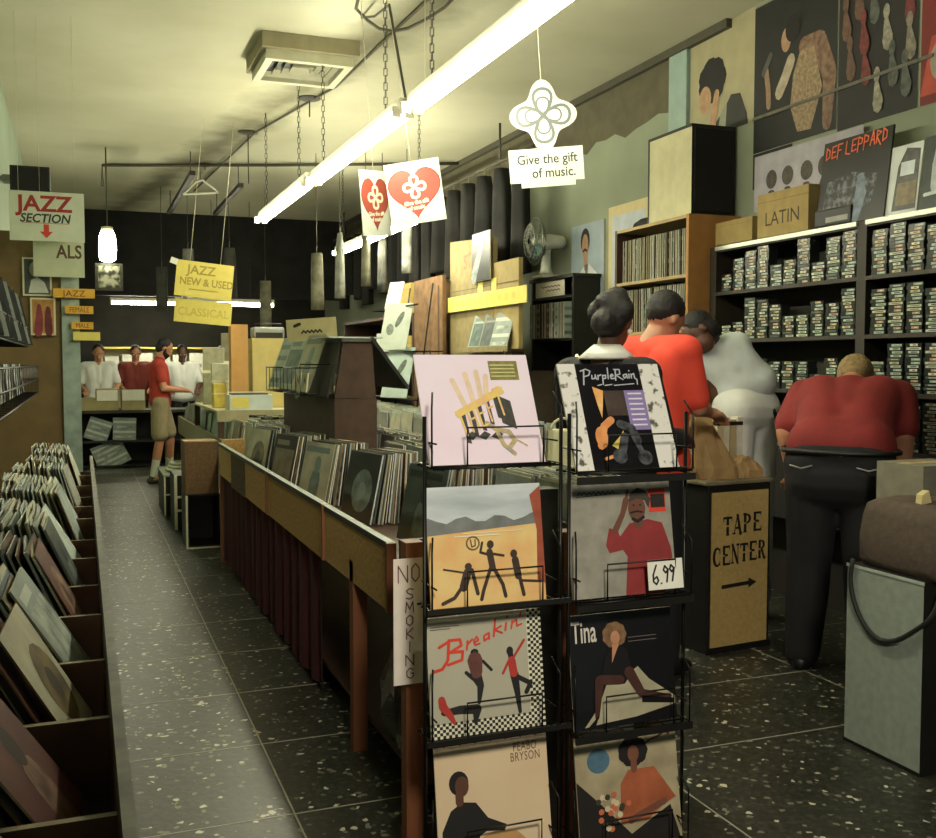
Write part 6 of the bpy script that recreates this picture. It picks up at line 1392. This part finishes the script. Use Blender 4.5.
for k in range(16):
    y = 8.9 + k * .46
    garment_hang('dark garment hanging from the rear rail, number %s along from the fan' % ['one', 'two', 'three', 'four', 'five', 'six', 'seven', 'eight', 'nine', 'ten', 'eleven', 'twelve', 'thirteen', 'fourteen', 'fifteen', 'sixteen'][k], 3.95, y, 2.35 + .1 * (k % 3), 3.42, .44, dk1[k % 3], R(84 + 5 * (k % 3)), 'dark garments on the rear rail', 5, k)
pl = [mat('#8f9186', .8, .3, 8), mat('#6f6d58', .8, .3, 8), mat('#4d4e45', .8, .3, 8)]
for k, (x, y, z0, z1, w) in enumerate(((2.75, 11.2, 2.22, 2.95, .12), (3.0, 11.0, 2.35, 3.05, .10), (3.25, 11.2, 2.30, 2.9, .10), (3.45, 10.9, 2.5, 3.1, .07), (2.55, 11.5, 2.1, 2.75, .16), (1.85, 13.6, 2.35, 3.0, .26), (1.35, 13.9, 2.5, 3.0, .16), (2.35, 13.8, 1.9, 2.6, .14), (1.05, 14.4, 2.2, 2.8, .12))):
    t = garment_hang(['slim pale strip hanging left under the heart signs', 'slim pale strip hanging second from left under the heart signs', 'slim pale strip hanging in the middle right of the heart signs', 'thin pale strip hanging at the right end under the heart signs', 'broad pale cloth hanging lowest under the heart signs', 'pale cloth hanging in the dark below the end of the long strip light', 'faint grey cloth hanging left of the yellow sign strings', 'grey cloth hanging right of the crosswise rear strip', 'thin grey cloth hanging above the orange red shirt wearer'][k], x, y, z0, z1, w, pl[k % 3], R(10 * k), 'pale cloths hanging at the rear', 3, k)
    MB().tube([(0, 0, z1 - z0 + .05), (0, 0, CZ - z0)], .004, 4).build('cord', pipe_m, t)
# ------------------------------------------------------------------ rear counter and people behind it
rc_ = thing('rear_counter', 'dark rear counter with open shelves under pale boxes', 'counter', (-.20, 15.0, 0))
MB().box(0, 4.0, 0, .7, .78, .82).build('counter_top', mat('#3a362a', .6, .2, 10), rc_); MB().box(0, 4.0, .66, .70, 0, .78).build('back_panel', black_m, rc_)
for x in (0, 1.3, 2.6, 3.96): MB().box(x, x + .04, 0, .66, 0, .78).build('upright', black_m, rc_)
MB().box(.04, 3.96, .02, .66, .36, .39).build('shelf', mat('#24211b', .7, .2, 10), rc_); MB().box(.04, 3.96, .02, .66, .02, .04).build('shelf', black_m, rc_)
for k, (x, z, an_) in enumerate(((.35, .392, 20), (.75, .392, 2), (.55, .042, -22), (.70, .042, -26))):
    o = put_sleeve(5, (-.2 + x, 15.10, z), R(90), 0, ['leaning sleeve on the upper shelf of the rear counter', 'upright sleeve on the upper shelf of the rear counter', 'leaning sleeve low in the rear counter', 'rightmost leaning sleeve low in the rear counter'][k], 'sleeves under the rear counter'); o.rotation_euler = (0, R(an_), R(3))
for k, (x, w, h) in enumerate(((-.12, .30, .17), (.18, .30, .30), (.52, .32, .28))):
    cardboard_box(['small tan carton at the left end of the rear counter', 'white fronted carton second from the left on the rear counter', 'white fronted carton beside the red shirt wearer on the rear counter'][k], x, 15.02, .822, w, .35, h, mat('#a89c6c', .8, .1, 10))
    if k: tag(MB().box(0, w - .02, 0, .012, 0, .15).build('white_card', white_m, None, (x + .01, 15.004, .955)), ['', 'white card on the front of the second rear carton', 'white card on the front of the third rear carton'][k], 'card')
def far_person(label, x, y, shirt, hair, z=0.0, skin=skinA, rz=0, extra=None):
    B0 = V((x, y, z)); Mz = Matrix.Rotation(rz, 3, 'Z'); q = lambda a, b_, c: B0 + Mz @ V((a, b_, c))
    hip, neck, sl, sr = q(0, 0, .98), q(0, 0, 1.50), q(.19, -.0, 1.43), q(-.19, 0, 1.43)
    hc, hf, hu = q(0, -.05, 1.64), Mz @ V((0, -.85, -.4)), V((0, 0, 1))
    mb = MB(); add_caps(mb, torso_caps(hip, neck, sl, sr)); cap(mb, neck, hc, .056, .052); head_on(mb, hc, hf, hu)
    for s_ in (-1, 1):
        add_caps(mb, leg_caps(q(.09 * s_, 0, .92), q(.09 * s_, -.02, .5), q(.09 * s_, 0, .09))); cap(mb, q(.09 * s_, 0, .05), q(.09 * s_, -.13, .035), .04, .03)
        e_ = q(.27 * s_, -.05, 1.16); w_ = q(.18 * s_, -.26, 1.06); cap(mb, sl if s_ > 0 else sr, e_, .052, .044); cap(mb, e_, w_, .042, .028); hand_on(mb, w_, Mz @ V((0, -1, -.2)), (0, 0, -1), 1, .7, s_)
    p_ = person(label, B0, mb, skin)
    garment(p_, B0, torso_caps(hip, neck - V((0, 0, .05)), sl, sr, .018) + [(sl, sl.lerp(q(.27, -.05, 1.16), .8), .07, .064), (sr, sr.lerp(q(-.27, -.05, 1.16), .8), .07, .064)], 'shirt', shirt)
    garment(p_, B0, [(q(-.09, 0, .98), q(.09, 0, .98), .125, .125)] + [c for s_ in (-1, 1) for c in leg_caps(q(.09 * s_, 0, .92), q(.09 * s_, -.02, .5), q(.09 * s_, 0, .09), (.10, .075, .062))], 'trousers', denim)
    hair_on(p_, B0, hc, hf, hu, hair); face_parts(p_, B0, hc, hf, hu)
    return p_
wsh = mat('#e2e4de', .8, .04, 12)
far_person('person in a white shirt behind the rear counter at the far left', .24, 16.1, wsh, hair_b)
far_person('person in a dark red shirt behind the rear counter between two white shirts', .80, 16.75, mat('#7c3026', .8, .1, 12), hair_b)
far_person('person in a white shirt behind the rear counter, right of the shorts wearer', 1.46, 16.2, wsh, hair_b, 0, skinB)
far_person('person in a red top behind the rear counter at the far right', 2.12, 16.6, mat('#a8342c', .8, .1, 12), hair_b)
# bright backdrop shelves with white stock in the rear room
bs = thing('stock_shelf', 'pale stock shelf on the back wall filled with white packs', 'shelf unit', (.30, 17.6, 0)); MB().box(0, 2.6, .0, .4, 1.30, 1.33).build('shelf', cream_m, bs); MB().box(0, 2.6, .0, .4, 1.72, 1.75).build('shelf', yellow_m, bs); MB().box(0, 2.6, .38, .4, 0, 1.72).build('back', cream_m, bs)
for x in (0, 1.3, 2.57): MB().box(x, x + .03, 0, .38, 0, 1.72).build('upright', cream_m, bs)
for k in range(9):
    t = thing('paper_pack', 'white pack on the pale stock shelf behind the rear counter', 'pack', (.36 + .27 * k, 17.62, 1.331), (0, 0, 0), 'white packs on the back wall shelf'); MB().box(0, .22, 0, .3, 0, .26 + .03 * (k % 3)).build('pack', white_m, t); MB().box(.02, .20, -.002, 0, .08, .14).build('pack_label', mat('#a8a48c', .7), t)
strip_light('short fluorescent strip lighting the pale stock shelf in the rear room', .4, 0, 1.6, 2.45, 3.0, (-.02, .02), along='x').location = (.45, 17.2, 2.45)
# mixed dark stock filling the back between counter and header
for k in range(14):
    x = 2.2 + .14 * k; h = .30 + .22 * ((k * 7) % 4) / 3
    t = thing('paper_pack', '%s upright pack counting from the left on the right part of the rear counter' % (ORD[k] if k else 'first'), 'pack', (x, 15.15, .822), (0, 0, R(4 * (k % 3))), 'upright packs on the rear counter'); MB().box(0, .11, 0, .25, 0, h).build('pack', mat(['#6f6e58', '#8f8c74', '#3c3a30', '#a39c78', '#55604f'][k % 5], .7, .2, 14), t); MB().box(.01, .10, -.002, 0, h * .5, h * .7).build('pack_label', cream_m, t)
